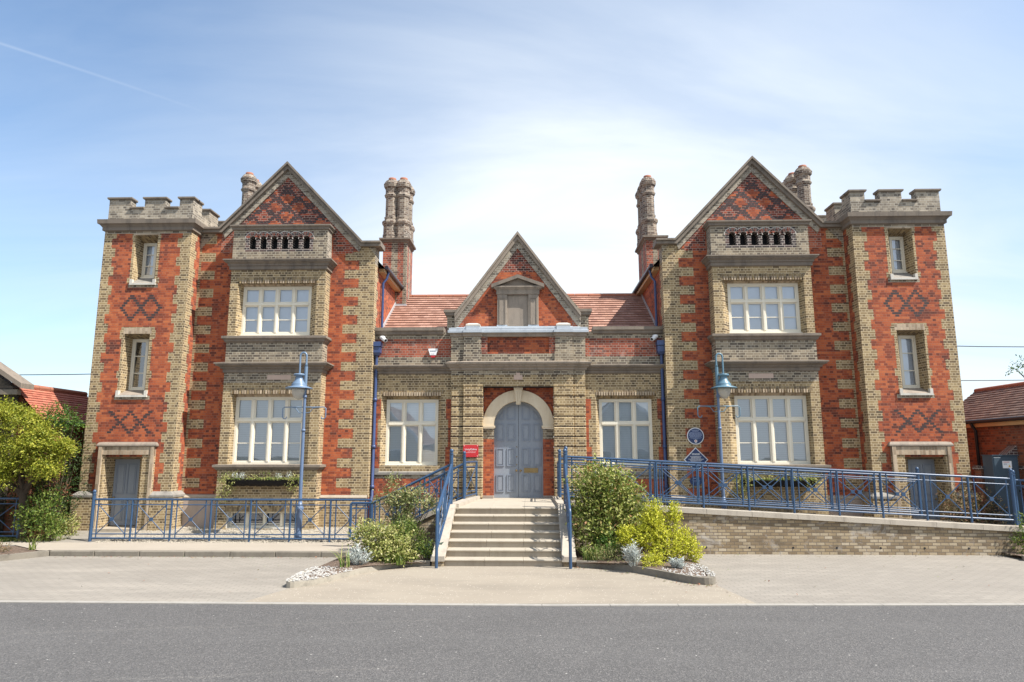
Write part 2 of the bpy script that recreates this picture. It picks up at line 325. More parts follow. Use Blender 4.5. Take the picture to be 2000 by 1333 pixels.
# ---------------------------------------------------------------- mesh helper
class MB:
    def __init__(s): s.v = []; s.f = []; s.mi = []; s.mats = []; s.sm = []; s.uv = {}
    def m(s, name):
        if name not in s.mats: s.mats.append(name)
        return s.mats.index(name)
    def face(s, pts, mat, smooth=False, uv=None):
        i = len(s.v); s.v += [tuple(p) for p in pts]; s.f.append(tuple(range(i, i+len(pts)))); s.mi.append(s.m(mat)); s.sm.append(smooth)
        if uv: s.uv[len(s.f)-1] = uv
    def faces(s, verts, faces, mat, smooth=False):
        i = len(s.v); s.v += [tuple(p) for p in verts]; k = s.m(mat)
        for f in faces: s.f.append(tuple(i+a for a in f)); s.mi.append(k); s.sm.append(smooth)
    def box(s, x0, x1, y0, y1, z0, z1, mat, bevel=0, skip=''):
        if x0 > x1: x0, x1 = x1, x0
        if bevel:
            b = bevel; P = []
            V = []; F = []
            # chamfer the four front-facing edges
            V = [(x0+b, y0, z0+b), (x1-b, y0, z0+b), (x1-b, y0, z1-b), (x0+b, y0, z1-b), (x0, y0+b, z0), (x1, y0+b, z0), (x1, y0+b, z1), (x0, y0+b, z1), (x0, y1, z0), (x1, y1, z0), (x1, y1, z1), (x0, y1, z1)]
            F = [(0, 1, 2, 3), (4, 5, 1, 0), (5, 6, 2, 1), (6, 7, 3, 2), (7, 4, 0, 3), (8, 9, 5, 4), (9, 10, 6, 5), (10, 11, 7, 6), (11, 8, 4, 7), (11, 10, 9, 8)]
            s.faces(V, F, mat); return
        V = [(x0, y0, z0), (x1, y0, z0), (x1, y1, z0), (x0, y1, z0), (x0, y0, z1), (x1, y0, z1), (x1, y1, z1), (x0, y1, z1)]
        F = {'b': (3, 2, 1, 0), 't': (4, 5, 6, 7), 'f': (0, 1, 5, 4), 'r': (1, 2, 6, 5), 'k': (2, 3, 7, 6), 'l': (3, 0, 4, 7)}
        s.faces(V, [F[k] for k in F if k not in skip], mat)
    def hexa(s, V, mat):   # 8 corners: bottom loop then top loop
        s.faces(V, [(3, 2, 1, 0), (4, 5, 6, 7), (0, 1, 5, 4), (1, 2, 6, 5), (2, 3, 7, 6), (3, 0, 4, 7)], mat)
    def tube(s, pts, r, mat, n=8, cap=True, smooth=True):
        pts = [Vector(p) for p in pts]; rings = []; rr = r if isinstance(r, (list, tuple)) else [r]*len(pts)
        up = None
        for i, p in enumerate(pts):
            d = (pts[min(i+1, len(pts)-1)]-pts[max(i-1, 0)]).normalized()
            if up is None: up = Vector((0, 0, 1)) if abs(d.z) < .9 else Vector((0, 1, 0))
            a = d.cross(up)
            a = a.normalized(); b = a.cross(d).normalized(); up = b
            rings.append([p+(a*math.cos(2*math.pi*k/n)+b*math.sin(2*math.pi*k/n))*rr[i] for k in range(n)])
        V = [q for g in rings for q in g]; F = []
        for i in range(len(pts)-1):
            for k in range(n): F.append((i*n+k, i*n+(k+1) % n, (i+1)*n+(k+1) % n, (i+1)*n+k))
        s.faces(V, F, mat, smooth)
        if cap:
            s.faces(rings[0][::-1], [tuple(range(n))], mat); s.faces(rings[-1], [tuple(range(n))], mat)
    def lathe(s, prof, c, mat, n=20, smooth=True, rot=0, cap=True):
        V = []; F = []
        for r, z in prof:
            V += [(c[0]+r*math.cos(2*math.pi*k/n+rot), c[1]+r*math.sin(2*math.pi*k/n+rot), c[2]+z) for k in range(n)]
        for i in range(len(prof)-1):
            for k in range(n): F.append((i*n+k, i*n+(k+1) % n, (i+1)*n+(k+1) % n, (i+1)*n+k))
        if cap: F.append(tuple(range(n))[::-1]); F.append(tuple((len(prof)-1)*n+k for k in range(n)))
        s.faces(V, F, mat, smooth)
    def sphere(s, c, r, mat, n=12):
        s.lathe([(max(r*math.sin(math.pi*i/8), .0005), -r*math.cos(math.pi*i/8)) for i in range(9)], c, mat, n)
    def prism(s, poly, y0, y1, mat, axis='y'):   # poly in (x,z), outline any convex or simple
        n = len(poly)
        f = (lambda a, b, y: (a, y, b)) if axis == 'y' else (lambda a, b, y: (y, a, b)) if axis == 'x' else (lambda a, b, y: (a, b, y))
        V = [f(a, b, y0) for a, b in poly]+[f(a, b, y1) for a, b in poly]
        s.faces(V, [tuple(range(n))[::-1], tuple(range(n, 2*n))]+[(i, (i+1) % n, n+(i+1) % n, n+i) for i in range(n)], mat)
    def strip(s, outer, inner, y0, y1, mat):     # band between two polylines in (x,z), thickness y0..y1
        for i in range(len(outer)-1):
            a, b, c, d = outer[i], outer[i+1], inner[i+1], inner[i]
            s.face([(d[0], y0, d[1]), (c[0], y0, c[1]), (b[0], y0, b[1]), (a[0], y0, a[1])], mat)
            s.face([(a[0], y1, a[1]), (b[0], y1, b[1]), (c[0], y1, c[1]), (d[0], y1, d[1])], mat)
            s.face([(a[0], y0, a[1]), (b[0], y0, b[1]), (b[0], y1, b[1]), (a[0], y1, a[1])], mat)
            s.face([(c[0], y0, c[1]), (d[0], y0, d[1]), (d[0], y1, d[1]), (c[0], y1, c[1])], mat)
        for o, n in ((outer[0], inner[0]), (outer[-1], inner[-1])):
            s.face([(o[0], y0, o[1]), (n[0], y0, n[1]), (n[0], y1, n[1]), (o[0], y1, o[1])], mat)
    def build(s, name, parent=None, loc=None, **props):
        me = bpy.data.meshes.new(name)
        base = Vector((0, 0, 0))
        if loc is not None: base = Vector(loc)
        elif parent is not None: base = Vector(parent['_w']) if '_w' in parent else Vector((0, 0, 0))
        me.from_pydata([tuple(Vector(p)-base) for p in s.v], [], s.f)
        for mn in s.mats: me.materials.append(M[mn])
        me.polygons.foreach_set('material_index', s.mi); me.polygons.foreach_set('use_smooth', s.sm)
        if s.uv:
            ul = me.uv_layers.new(name='UVMap')
            for pi, uv in s.uv.items():
                p = me.polygons[pi]
                for k, li in enumerate(p.loop_indices): ul.data[li].uv = uv[k]
        me.update()
        o = bpy.data.objects.new(name, me); COL.objects.link(o); o['_w'] = tuple(base)
        if parent is not None: o.parent = parent
        elif loc is not None: o.location = base
        for k, v in props.items(): o[k] = v
        return o
def empty(name, loc, label, cat, group=None):
    o = bpy.data.objects.new(name, None); COL.objects.link(o); o.location = loc; o['_w'] = tuple(loc); o.empty_display_size = .2
    o['label'] = label; o['category'] = cat
    if group: o['group'] = group
    return o

def paintwall(mb, a0, a1, b0, b1, base, items, f, clip=()):
    """Rectangle a0..a1 x b0..b1 cut into cells; items (a0,a1,b0,b1,material or None for a hole) painted in order; f maps (a,b) to a point; clip = half planes na*a+nb*b<=c."""
    import numpy as np
    A = {round(a0, 4), round(a1, 4)}; B = {round(b0, 4), round(b1, 4)}; it = []
    for p in items:
        q = (max(a0, min(p[0], p[1])), min(a1, max(p[0], p[1])), max(b0, p[2]), min(b1, p[3]))
        if q[0] >= q[1]-1e-4 or q[2] >= q[3]-1e-4: continue
        q = tuple(round(x, 4) for x in q); A |= {q[0], q[1]}; B |= {q[2], q[3]}; it.append((*q, p[4]))
    A = sorted(A); B = sorted(B); ia = {a: i for i, a in enumerate(A)}; ib = {b: i for i, b in enumerate(B)}
    g = np.zeros((len(B)-1, len(A)-1), int); names = [base]
    for p in it:
        if p[4] not in names: names.append(p[4])
        g[ib[p[2]]:ib[p[3]], ia[p[0]]:ia[p[1]]] = names.index(p[4])
    for r in range(len(B)-1):
        c = 0
        while c < len(A)-1:
            e = c
            while e+1 < len(A)-1 and g[r, e+1] == g[r, c]: e += 1
            nm = names[g[r, c]]
            if nm is not None:
                poly = [(A[c], B[r]), (A[e+1], B[r]), (A[e+1], B[r+1]), (A[c], B[r+1])]
                for na, nb, cc in clip:
                    out = []
                    for k in range(len(poly)):
                        P, Q = poly[k], poly[(k+1) % len(poly)]; dp = na*P[0]+nb*P[1]-cc; dq = na*Q[0]+nb*Q[1]-cc
                        if dp <= 0: out.append(P)
                        if (dp < 0 < dq) or (dq < 0 < dp):
                            tt = dp/(dp-dq); out.append((P[0]+(Q[0]-P[0])*tt, P[1]+(Q[1]-P[1])*tt))
                    poly = out
                    if len(poly) < 3: break
                if len(poly) >= 3: mb.face([f(*p) for p in poly], nm)
            c = e+1
def loft(mb, ra, ya, rb, yb, mat, mats=None):   # reveal between two rectangles (x0,x1,z0,z1)
    def c(r, y): return [(r[0], y, r[2]), (r[1], y, r[2]), (r[1], y, r[3]), (r[0], y, r[3])]
    A, B = c(ra, ya), c(rb, yb)
    for i in range(4):
        mb.face([A[i], A[(i+1) % 4], B[(i+1) % 4], B[i]], (mats or [mat]*4)[i])
def cornice(mb, x0, x1, yf, yb, prof, mat, ends=(True, True)):
    pts = []
    for o, z in prof:
        e0, e1 = (o if ends[0] else 0), (o if ends[1] else 0)
        pts.append([(x0-e0, yb, z), (x0-e0, yf-o, z), (x1+e1, yf-o, z), (x1+e1, yb, z)])
    for a, b in zip(pts, pts[1:]):
        for k in range(3):
            if k == 0 and not ends[0] or k == 2 and not ends[1]: continue
            mb.face([a[k], a[k+1], b[k+1], b[k]], mat)
    for k in (0, 3):
        mb.face([p[k] for p in pts], mat)
    if not ends[0]: mb.face([p[1] for p in pts]+[pts[-1][0], pts[0][0]], mat)
    if not ends[1]: mb.face([p[2] for p in pts]+[pts[-1][3], pts[0][3]], mat)
def lattice(a0, a1, b0, b1, P, slope, mat, w=.095, h=.0625, th=1, pad=0):
    out = []; nr = int((b1-b0)/h); nc = int((a1-a0)/w)
    for r in range(nr):
        for c in range(nc):
            q = int(round(r*slope))
            if (c+q) % P < th or (c-q) % P < th:
                x = a0+c*w+(w/4 if r % 2 else 0)
                out.append((x+.004, x+w-.004, b0+r*h+.003, b0+r*h+h-.003, mat))
    return out
def tiled(m, A0, A1, B1, B0, rows, mat, lift=.028):
    """roof slope from eave A0-A1 up to ridge B0-B1, laid as overlapping courses with real steps"""
    A0, A1, B0, B1 = map(Vector, (A0, A1, B0, B1)); L = (B0-A0).length; wd = (A1-A0).length
    n = (A1-A0).cross(B0-A0).normalized()
    if n.z < 0: n = -n
    for k in range(rows):
        t0, t1 = k/rows, (k+1)/rows
        a, b = A0.lerp(B0, t0)+n*lift, A1.lerp(B1, t0)+n*lift; c, d = A1.lerp(B1, t1)+n*.002, A0.lerp(B0, t1)+n*.002
        m.face([a, b, c, d], mat, uv=[(0, L*t0), (wd, L*t0), (wd, L*t1), (0, L*t1)])
        a2, b2 = A0.lerp(B0, t0)-n*.004, A1.lerp(B1, t0)-n*.004
        m.face([a2, b2, b, a], mat, uv=[(0, L*t0), (wd, L*t0), (wd, L*t0+.02), (0, L*t0+.02)])
def diaper(cx, z0, P, rows, flip, h=.0625, w=.10):
    out = []
    for k in range(rows):
        t = abs(k-(rows-1)/2)/((rows-1)/2); t = 1-t if flip else t; z = z0+k*h
        for n in (-1, 0, 1):
            for sg in (-1, 1):
                x = n*P+sg*t*P/2
                if abs(x) <= P+.01: out.append((cx+x-w/2+random.uniform(-.012, .012), cx+x+w/2+random.uniform(-.012, .012), z+.004, z+h-.005, 'diaper_brick'))
    return out
def cellsum(*a):
    o = []
    for x in a: o += x
    return o
exec_order = True
# ---------------------------------------------------------------- the station building
AX = -.33
YT, YW, YB, YC, YP, YD = 16.8, 17.3, 16.9, 17.6, 17.45, 17.9
G0 = .05
bld = empty('station_building', (AX, YW, 0), 'long red and yellow brick Victorian building with two gabled wings and battlemented end towers', 'building')

def window(x0, x1, z0, z1, y, cols, tz=None, bars=(), back='blind', name='window', of=.055, mf=.072):
    fr = MB(); d = .07
    fr.box(x0, x0+of, y, y+d, z0, z1, 'frame_paint'); fr.box(x1-of, x1, y, y+d, z0, z1, 'frame_paint')
    fr.box(x0+of, x1-of, y, y+d, z0, z0+of, 'frame_paint'); fr.box(x0+of, x1-of, y, y+d, z1-of, z1, 'frame_paint')
    fr.box(x0-.02, x1+.02, y-.045, y+.02, z0-.03, z0, 'frame_paint')
    cw = (x1-x0-2*of-mf*(cols-1))/cols
    rows = [(z0+of, z1-of)] if tz is None else [(z0+of, tz-mf/2), (tz+mf/2, z1-of)]
    for i in range(1, cols):
        xa = x0+of+i*cw+(i-1)*mf; fr.box(xa, xa+mf, y-.012, y+d, z0+of, z1-of, 'frame_paint', bevel=.014)
    if tz is not None:
        fr.box(x0+of, x1-of, y-.016, y+d, tz-mf/2, tz+mf/2, 'frame_paint', bevel=.012)
    cs = .026 if z1-z0 > .5 else .014
    for i in range(cols):
        xa = x0+of+i*(cw+mf); xb = xa+cw
        for ri, (za, zb) in enumerate(rows):
            yy = y+.018
            fr.box(xa, xa+cs, yy, yy+.04, za, zb, 'frame_paint'); fr.box(xb-cs, xb, yy, yy+.04, za, zb, 'frame_paint')
            fr.box(xa+cs, xb-cs, yy, yy+.04, za, za+cs*1.3, 'frame_paint'); fr.box(xa+cs, xb-cs, yy, yy+.04, zb-cs, zb, 'frame_paint')
            for bz in bars:
                if za+.05 < bz < zb-.05: fr.box(xa+cs, xb-cs, yy+.01, yy+.04, bz-.011, bz+.011, 'frame_paint')
    w = fr.build(name, bld)
    g = MB(); g.face([(x0+.02, y+.045, z0+.02), (x1-.02, y+.045, z0+.02), (x1-.02, y+.045, z1-.02), (x0+.02, y+.045, z1-.02)], 'window_glass')
    g.build('pane', w)
    if back in ('blind', 'dark_blind', 'roller_blind'):
        b = MB(); b.box(x0+.03, x1-.03, y+.11, y+.125, z0+.02, z1-.02, back); b.build('blind', w)
    else:
        b = MB(); b.box(x0-.05, x1+.05, y+.071, y+.9, z0-.05, z1+.05, 'shade_black', skip='f'); b.build('dark_room', w)
    return w
def door_leaf(x0, x1, z0, z1, y, knobx, parent):
    m = MB(); m.box(x0, x1, y, y+.05, z0, z1, 'door_paint')
    w = x1-x0; h = z1-z0
    for (u0, u1) in ((.10, .46), (.54, .90)):
        for (v0, v1) in ((.07, .40), (.47, .93)):
            ring(m, x0+w*u0, x0+w*u1, z0+h*v0, z0+h*v1, y)
    d = m.build('door', parent)
    k = MB(); k.sphere((knobx, y-.03, z0+h*.42), .025, 'brass'); k.tube([(knobx, y, z0+h*.42), (knobx, y-.03, z0+h*.42)], .01, 'brass', 6); k.build('handle', d)
    return d
def ring(m, x0, x1, z0, z1, y, t=.022, p=.014, mat='door_paint'):
    # sunk panel moulding: a raised bevelled frame round a slightly raised field
    for (a, b, c, d) in ((x0, x1, z0, z0+t), (x0, x1, z1-t, z1), (x0, x0+t, z0+t, z1-t), (x1-t, x1, z0+t, z1-t)):
        m.box(a, b, y-p, y, c, d, 'door_mould')
    if x1-x0 > .12 and z1-z0 > .12: m.box(x0+t+.022, x1-t-.022, y-.008, y, z0+t+.022, z1-t-.022, mat)

def wing(s):
    D = lambda d: AX+s*d
    inner_right = s < 0           # the wing's inner face looks towards the building's axis
    def fr(Y): return lambda a, b: (AX+s*a, Y, b)
    # ---- tower
    d0, d1 = 8.465, 10.76; z0, z1 = G0, 7.74
    m = MB(); it = []
    def quoin(dA, sgn, wn, ww, ph):
        k = 0; z = z0
        hs = .25
        while z < z1:
            w = ww if (k+ph) % 2 else wn
            if (k+ph) % 4 == 2: w -= .04
            it.append((dA, dA+sgn*w, z, z+hs, 'yellow_brick')); z += hs; k += 1
    quoin(d0, 1, .27, .35, 0); quoin(d1, -1, .25, .32, 1)
    it.append((d0, d1, 7.50, z1, 'grey_brick') if False else (d0, d1, 7.68, z1, 'grey_brick'))
    it.append((d0, d1, z0, 1.0, 'yellow_brick'))
    # window surrounds, toothed
    it += [(9.26, 10.02, 7.52, 7.68, 'yellow_brick'), (9.27, 9.36, 6.3, 7.6, 'yellow_brick'), (9.93, 10.0, 6.3, 7.6, 'yellow_brick'), (9.24, 10.02, 6.24, 6.34, 'grey_brick'), (9.22, 9.4, 6.36, 6.5, 'yellow_brick'), (9.9, 10.06, 6.36, 6.5, 'yellow_brick'),
           (9.3, 9.99, 7.64, 7.68, 'pale_soldier_brick')]
    it += [(9.22, 10.08, 5.03, 5.21, 'yellow_brick'), (9.26, 9.34, 3.5, 5.1, 'yellow_brick'), (9.98, 10.05, 3.5, 5.1, 'yellow_brick'), (9.2, 10.1, 3.36, 3.45, 'grey_brick'), (9.19, 9.34, 4.9, 5.12, 'yellow_brick'), (9.98, 10.11, 4.9, 5.12, 'yellow_brick'),
           (9.2, 9.34, 3.9, 4.08, 'yellow_brick'), (9.98, 10.10, 3.9, 4.08, 'yellow_brick'), (9.29, 10.02, 5.03, 5.18, 'pale_soldier_brick')]
    it += diaper(9.63, 5.36, .50, 11, False); it += diaper(9.65, 2.52, .50, 9, True)
    it += [(9.343, 9.943, 6.363, 7.64, None), (9.333, 9.994, 3.494, 5.032, None), (9.22, 10.17, z0, 1.95, None)]
    paintwall(m, d0, d1, z0, z1, 'red_brick', it, fr(YT))
    rt = lambda a, b, c, d: (min(D(a), D(b)), max(D(a), D(b)), c, d)
    loft(m, rt(9.343, 9.943, 6.363, 7.64), YT, rt(9.561, 9.911, 6.596, 7.534), YT+.36, 'yellow_brick', ['sill_stone', 'yellow_brick', 'soldier_brick', 'yellow_brick'])
    loft(m, rt(9.333, 9.994, 3.494, 5.032), YT, rt(9.552, 9.973, 3.629, 4.953), YT+.36, 'yellow_brick', ['sill_stone', 'yellow_brick', 'soldier_brick', 'yellow_brick'])
    loft(m, rt(9.22, 10.17, z0, 1.95), YT, rt(9.522, 10.157, .26, 1.888), YT+.40, 'yellow_brick', ['step_stone', 'yellow_brick', 'soldier_brick', 'yellow_brick'])
    # sides and back
    for dd, ya, yb in ((d0, YT, YW+2.4), (d1, YT, YW+2.4)):
        qi = []
        k = 0; z = z0
        while z < z1:
            qi.append((YT, YT+(.3 if k % 2 else .4)*(1 if dd == d1 else .8), z, z+.25, 'yellow_brick')); z += .25; k += 1
        paintwall(m, ya, yb, z0, z1+.3, 'red_brick', qi, lambda a, b, dd=dd: (D(dd), a, b))
    m.face([(D(d0), YW+2.4, z0), (D(d1), YW+2.4, z0), (D(d1), YW+2.4, z1+.3), (D(d0), YW+2.4, z1+.3)], 'grey_brick')
    m.face([(D(d0), YT, 8.05), (D(d1), YT, 8.05), (D(d1), YW+2.4, 8.05), (D(d0), YW+2.4, 8.05)], 'lead')
    tw = m.build('tower', bld)
    xa, xb = min(D(d0), D(d1)), max(D(d0), D(d1))
    # plinth either side of the door
    for (a, b, e) in ((d0, 8.93, (True, False)), (10.30, d1, (False, True))):
        m = MB(); p0, p1 = min(D(a), D(b)), max(D(a), D(b)); en = e if s > 0 else e[::-1]
        cornice(m, p0, p1, YT, YW+1, [(.10, G0), (.10, .98)], 'yellow_brick', en)
        cornice(m, p0, p1, YT, YW+1, [(.115, .98), (.115, 1.03), (0, 1.12), (-.05, 1.12)], 'sill_stone', en)
        m.build('plinth', bld)
    # door hood: stepped moulded surround
    m = MB()
    o = rt(8.92, 10.307, 0, 0); i = rt(9.22, 10.17, 0, 0)
    for (aa, bb) in ((o[0], i[0]), (i[1], o[1])):
        m.box(aa, bb, YT-.06, YT+.1, G0, 2.0, 'yellow_brick')
        oc = (aa, aa+.09) if aa == o[0] else (bb-.09, bb)
        m.box(oc[0], oc[1], YT-.10, YT-.061, G0, 2.2, 'pale_soldier_brick')
    m.box(o[0], o[1], YT-.08, YT+.06, 2.0, 2.2, 'pale_soldier_brick')
    cornice(m, o[0], o[1], YT-.05, YT+.02, [(0, 2.2), (.05, 2.2), (.06, 2.22), (.055, 2.25), (.02, 2.30), (-.05, 2.31)], 'portal_stone')
    m.build('door_surround', bld)
    door_leaf(*rt(9.522, 10.157, .27, 1.888), YT+.40, D(10.10), bld)
    m = MB(); m.box(*rt(9.2, 10.2, 0, 0)[:2], YT-.25, YT+.5, .0, .25, 'step_stone'); m.build('door_step', bld)
    # window sills
    for (a, b, za, zb) in ((9.296, 9.964, 6.30, 6.40), (9.262, 10.05, 3.42, 3.535)):
        m = MB(); q = rt(a, b, za, zb)
        m.faces([(q[0], YT-.05, za), (q[1], YT-.05, za), (q[1], YT+.3, za), (q[0], YT+.3, za), (q[0], YT-.05, za+.05), (q[1], YT-.05, za+.05), (q[1], YT+.3, zb+.09), (q[0], YT+.3, zb+.09)],
                [(0, 1, 5, 4), (1, 2, 6, 5), (3, 0, 4, 7), (3, 2, 1, 0)], 'white_stone')
        m.face([(q[0], YT-.05, za+.05), (q[1], YT-.05, za+.05), (q[1], YT+.3, zb+.09), (q[0], YT+.3, zb+.09)], 'portal_stone')
        for xx in (q[0], q[1]-.07): m.box(xx, xx+.07, YT-.045, YT+.04, za+.05, zb+.05, 'white_stone')
        m.build('window_sill', bld)
    window(*rt(9.561, 9.911, 6.596, 7.534), YT+.36, 1, bars=(6.91, 7.22), back='roller_blind', of=.045, mf=.05)
    window(*rt(9.552, 9.973, 3.629, 4.953), YT+.36, 1, bars=(4.07, 4.51), back='dark' if s < 0 else 'roller_blind', of=.05, mf=.05)
    # tower cornice and battlements
    m = MB(); cornice(m, xa, xb, YT, YW+2.4, [(0, 7.74), (.05, 7.76), (.05, 7.84), (.10, 7.90), (.14, 7.92), (.15, 8.03), (.02, 8.07), (-.05, 8.07)], 'grey_stone'); m.build('cornice', bld)
    m = MB(); zt = 8.36; zm = 8.62
    def par(dA, dB, top):
        q = rt(dA, dB, 0, 0); m.box(q[0], q[1], YT+.02, YT+.26, 8.06, top, 'parapet_brick')
    mer = [(10.731, 10.161), (9.787, 9.238), (8.858, 8.404+.09)]
    q = rt(8.494, 10.731, 0, 0); m.box(q[0], q[1], YT+.02, YT+.26, 8.06, zt, 'parapet_brick', skip='t')
    for a, b in mer:
        q = rt(a, b, 0, 0); m.box(q[0], q[1], YT+.02, YT+.26, zt, zm, 'parapet_brick', skip='b')
        cornice(m, q[0], q[1], YT+.02, YT+.26, [(0, zm), (.03, zm), (.045, zm+.02), (.045, zm+.055), (-.12, zm+.075)], 'grey_stone')
    for a, b in ((10.161, 9.787), (9.238, 8.858)):
        q = rt(a, b, 0, 0); cornice(m, q[0]+.001, q[1]-.001, YT+.02, YT+.26, [(0, zt), (.03, zt), (.045, zt+.02), (.045, zt+.05), (-.12, zt+.07)], 'grey_stone', (False, False))
    # side parapets run back with merlons of their own
    for dd, sg in ((8.494, 1), (10.731, -1)):
        q = rt(dd, dd+sg*.24, 0, 0)
        m.box(q[0], q[1], YT+.26, YW+2.35, 8.06, zt, 'parapet_brick')
        for ya, yb in ((YT+.26, YT+.5), (YT+.92, YT+1.45), (YT+1.9, YT+2.4)):
            m.box(q[0], q[1], ya, yb, zt, zm, 'parapet_brick')
            cornice(m, q[0], q[1], ya, yb, [(0, zm), (.03, zm), (.045, zm+.02), (.045, zm+.055), (-.1, zm+.075)], 'grey_stone')
    q = rt(8.494, 10.731, 0, 0); m.box(q[0]+.24, q[1]-.24, YW+2.1, YW+2.34, 8.06, zm, 'parapet_brick')
    m.build('battlement', bld)
    # ---- wing wall with gable
    w0, w1 = 3.76, d0
    apex = (6.19, 9.79); bi = (4.08, 7.55); bo = (7.92, 7.965)
    it = []
    z = .94; k = 0
    while z < 7.6:
        it.append((w0, 4.557 if k % 2 else 4.181, z, z+.2445, 'yellow_brick')); z += .2445; k += 1
    z = .94; k = 0
    while z < 7.6:
        it.append((w1-(.44 if k % 2 else .06), w1, z, z+.2445, 'yellow_brick')); z += .2445; k += 1
    it.append((w0, w1, G0, 1.0, 'yellow_brick')); it.append((7.55, w1-.02, G0, 1.02, 'plinth_stone'))
    gx0, gz0 = 4.9, 7.92
    it.append((gx0, 7.5, gz0, 9.6, 'maroon_brick'))
    # big diamonds of bright brick inside dark lattice lines
    w, h = .095, .0625
    for r in range(20):
        for c in range(40):
            zz = gz0+r*h; a = 6.19+(c-20)*w+(w/2 if r % 2 else 0)
            x, y = (a+w/2-6.19)/.62, (zz+h/2-8.80)/.50
            u, v = (x+y)+.5, (x-y)+.5
            du, dv = min(u % 1, 1-u % 1), min(v % 1, 1-v % 1)
            if zz > 9.15 or abs(x) > 1.75: continue
            if min(du, dv) < .125: it.append((a+.003, a+w-.003, zz+.003, zz+h-.004, 'diaper_brick'))
            elif min(du, dv) > .19 and (int(math.floor(u))*7+int(math.floor(v))*5) % 9 not in (1, 4) and zz < 8.95: it.append((a, a+w, zz, zz+h, 'red_brick'))
    it.append((7.5, 7.9, 7.3, 8.3, 'weathered_red_brick')); it.append((4.35, 4.9, 7.25, 8.1, 'maroon_brick'))
    it.append((4.93, 7.40, G0, 7.78, None))   # behind the bay
    def hp(p, q, keep):
        na, nb = q[1]-p[1], p[0]-q[0]; c = na*p[0]+nb*p[1]
        if na*keep[0]+nb*keep[1] > c: na, nb, c = -na, -nb, -c
        return na, nb, c
    m = MB()
    paintwall(m, w0, w1, G0, 9.79, 'red_brick', it, fr(YW), [hp(apex, bi, (6, 5)), hp(apex, bo, (6, 5)), (-1, 0, -w0), (0, 1, 99)])
    # kneeler shoulder, above the bend and out to the corner
    paintwall(m, w0, 4.08, 7.2, 7.46, 'grey_brick', [], fr(YW-.002)) if False else None
    # shoulders where the wall stands square outside the slopes
    m.face([(D(bo[0]), YW, bo[1]), (D(w1), YW, bo[1]), (D(w1), YW, 7.38)], 'grey_brick')
    m.face([(D(bi[0]), YW, bi[1]), (D(w0), YW, 7.211), (D(w0), YW, bi[1])], 'grey_brick')
    # inner side wall
    qi = []; z = .94; k = 0
    while z < 7.6:
        qi.append((YW, YW+(.42 if k % 2 else .3), z, z+.2445, 'yellow_brick')); z += .2445; k += 1
    paintwall(m, YW, 26, G0, 6.95, 'red_brick', qi, lambda a, b: (D(w0), a, b))
    paintwall(m, YW, YW+.45, 6.95, 7.55, 'grey_brick', [], lambda a, b: (D(w0), a, b))
    m.face([(D(w0), 26, G0), (D(d1), 26, G0), (D(d1), 26, 7), (D(w0), 26, 7)], 'red_brick')
    m.face([(D(w0), 26, 7), (D(8.6), 26, 7), (D(6.19), 26, 9.6)], 'red_brick')
    paintwall(m, YW+2.4, 26, G0, 7, 'red_brick', [], lambda a, b: (D(w1+.15), a, b))
    m.face([(D(w0), YW+.45, 7.55), (D(4.3), YW+.45, 7.55), (D(4.3), YW+.45, 6.9), (D(w0), YW+.45, 6.9)], 'grey_brick')
    m.build('wing_wall', bld)
    # copings
    m = MB()
    kn = [(3.58, 7.55), (4.08, 7.55)]
    def off(p, q, t):
        dx, dz = q[0]-p[0], q[1]-p[1]; l = math.hypot(dx, dz); nx, nz = dz/l, -dx/l
        if nz > 0: nx, nz = -nx, -nz
        return nx*t, nz*t
    def polyin(pts, t):      # inner offset polyline below
        out = []
        for k, p in enumerate(pts):
            if k == 0: o = off(pts[0], pts[1], t); out.append((p[0]+o[0], p[1]+o[1])); continue
            if k == len(pts)-1: o = off(pts[-2], pts[-1], t); out.append((p[0]+o[0], p[1]+o[1])); continue
            a = off(pts[k-1], p, t); b = off(p, pts[k+1], t)
            nx, nz = a[0]+b[0], a[1]+b[1]; l2 = (nx*nx+nz*nz)/2/t/t
            out.append((p[0]+nx/l2, p[1]+nz/l2))
        return out
    line = [(3.60, 7.55), (4.08, 7.55), apex, bo, (w1+.02, bo[1])]
    to = lambda L: [(D(a), b) for a, b in L]
    e1 = polyin(line, .05); e2 = polyin(line, .135); e3 = polyin(line, .27)
    m.strip(to(line), to(e1), YW-.17, YW+.42, 'grey_stone')
    m.strip(to(e1), to(e2), YW-.12, YW+.40, 'grey_stone')
    m.strip(to(e2[1:4]), to(e3[1:4]), YW-.035, YW+.1, 'parapet_brick')
    m.build('gable_coping', bld)
    # plinth band
    for a, b in ((w0, 4.93), (7.40, d0)):
        m = MB(); q = rt(a, b, 0, 0)
        m.box(q[0], q[1], YW-.06, YW+.05, G0, .93, 'yellow_brick' if a < 5 else 'plinth_stone'); 
        cornice(m, q[0], q[1], YW-.03, YW+.05, [(.03, .93), (.05, .95), (.0, 1.01), (-.04, 1.01)], 'step_stone', (False, False))
        m.build('plinth', bld)
    # ---- roof of the wing
    m = MB()
    for sg in (1, -1):
        ez = 6.98; e = 6.19-sg*(9.72-ez)/1.062
        if sg < 0: e = 6.19+2.2; ez = 9.72-2.2*1.062
        L = math.hypot(e-6.19, 9.72-ez)
        m.face([(D(6.19), YW+.3, 9.72), (D(6.19), 26, 9.72), (D(e), 26, ez), (D(e), YW+.3, ez)], 'dark_tile', uv=[(0, 0), (8.4, 0), (8.4, -L), (0, -L)])
        m.face([(D(6.19), YW+.3, 9.62), (D(6.19), 26, 9.62), (D(e), 26, ez-.1), (D(e), YW+.3, ez-.1)], 'dark_tile', uv=[(0, 0), (8.4, 0), (8.4, -L), (0, -L)])
    rf = m.build('roof', bld)
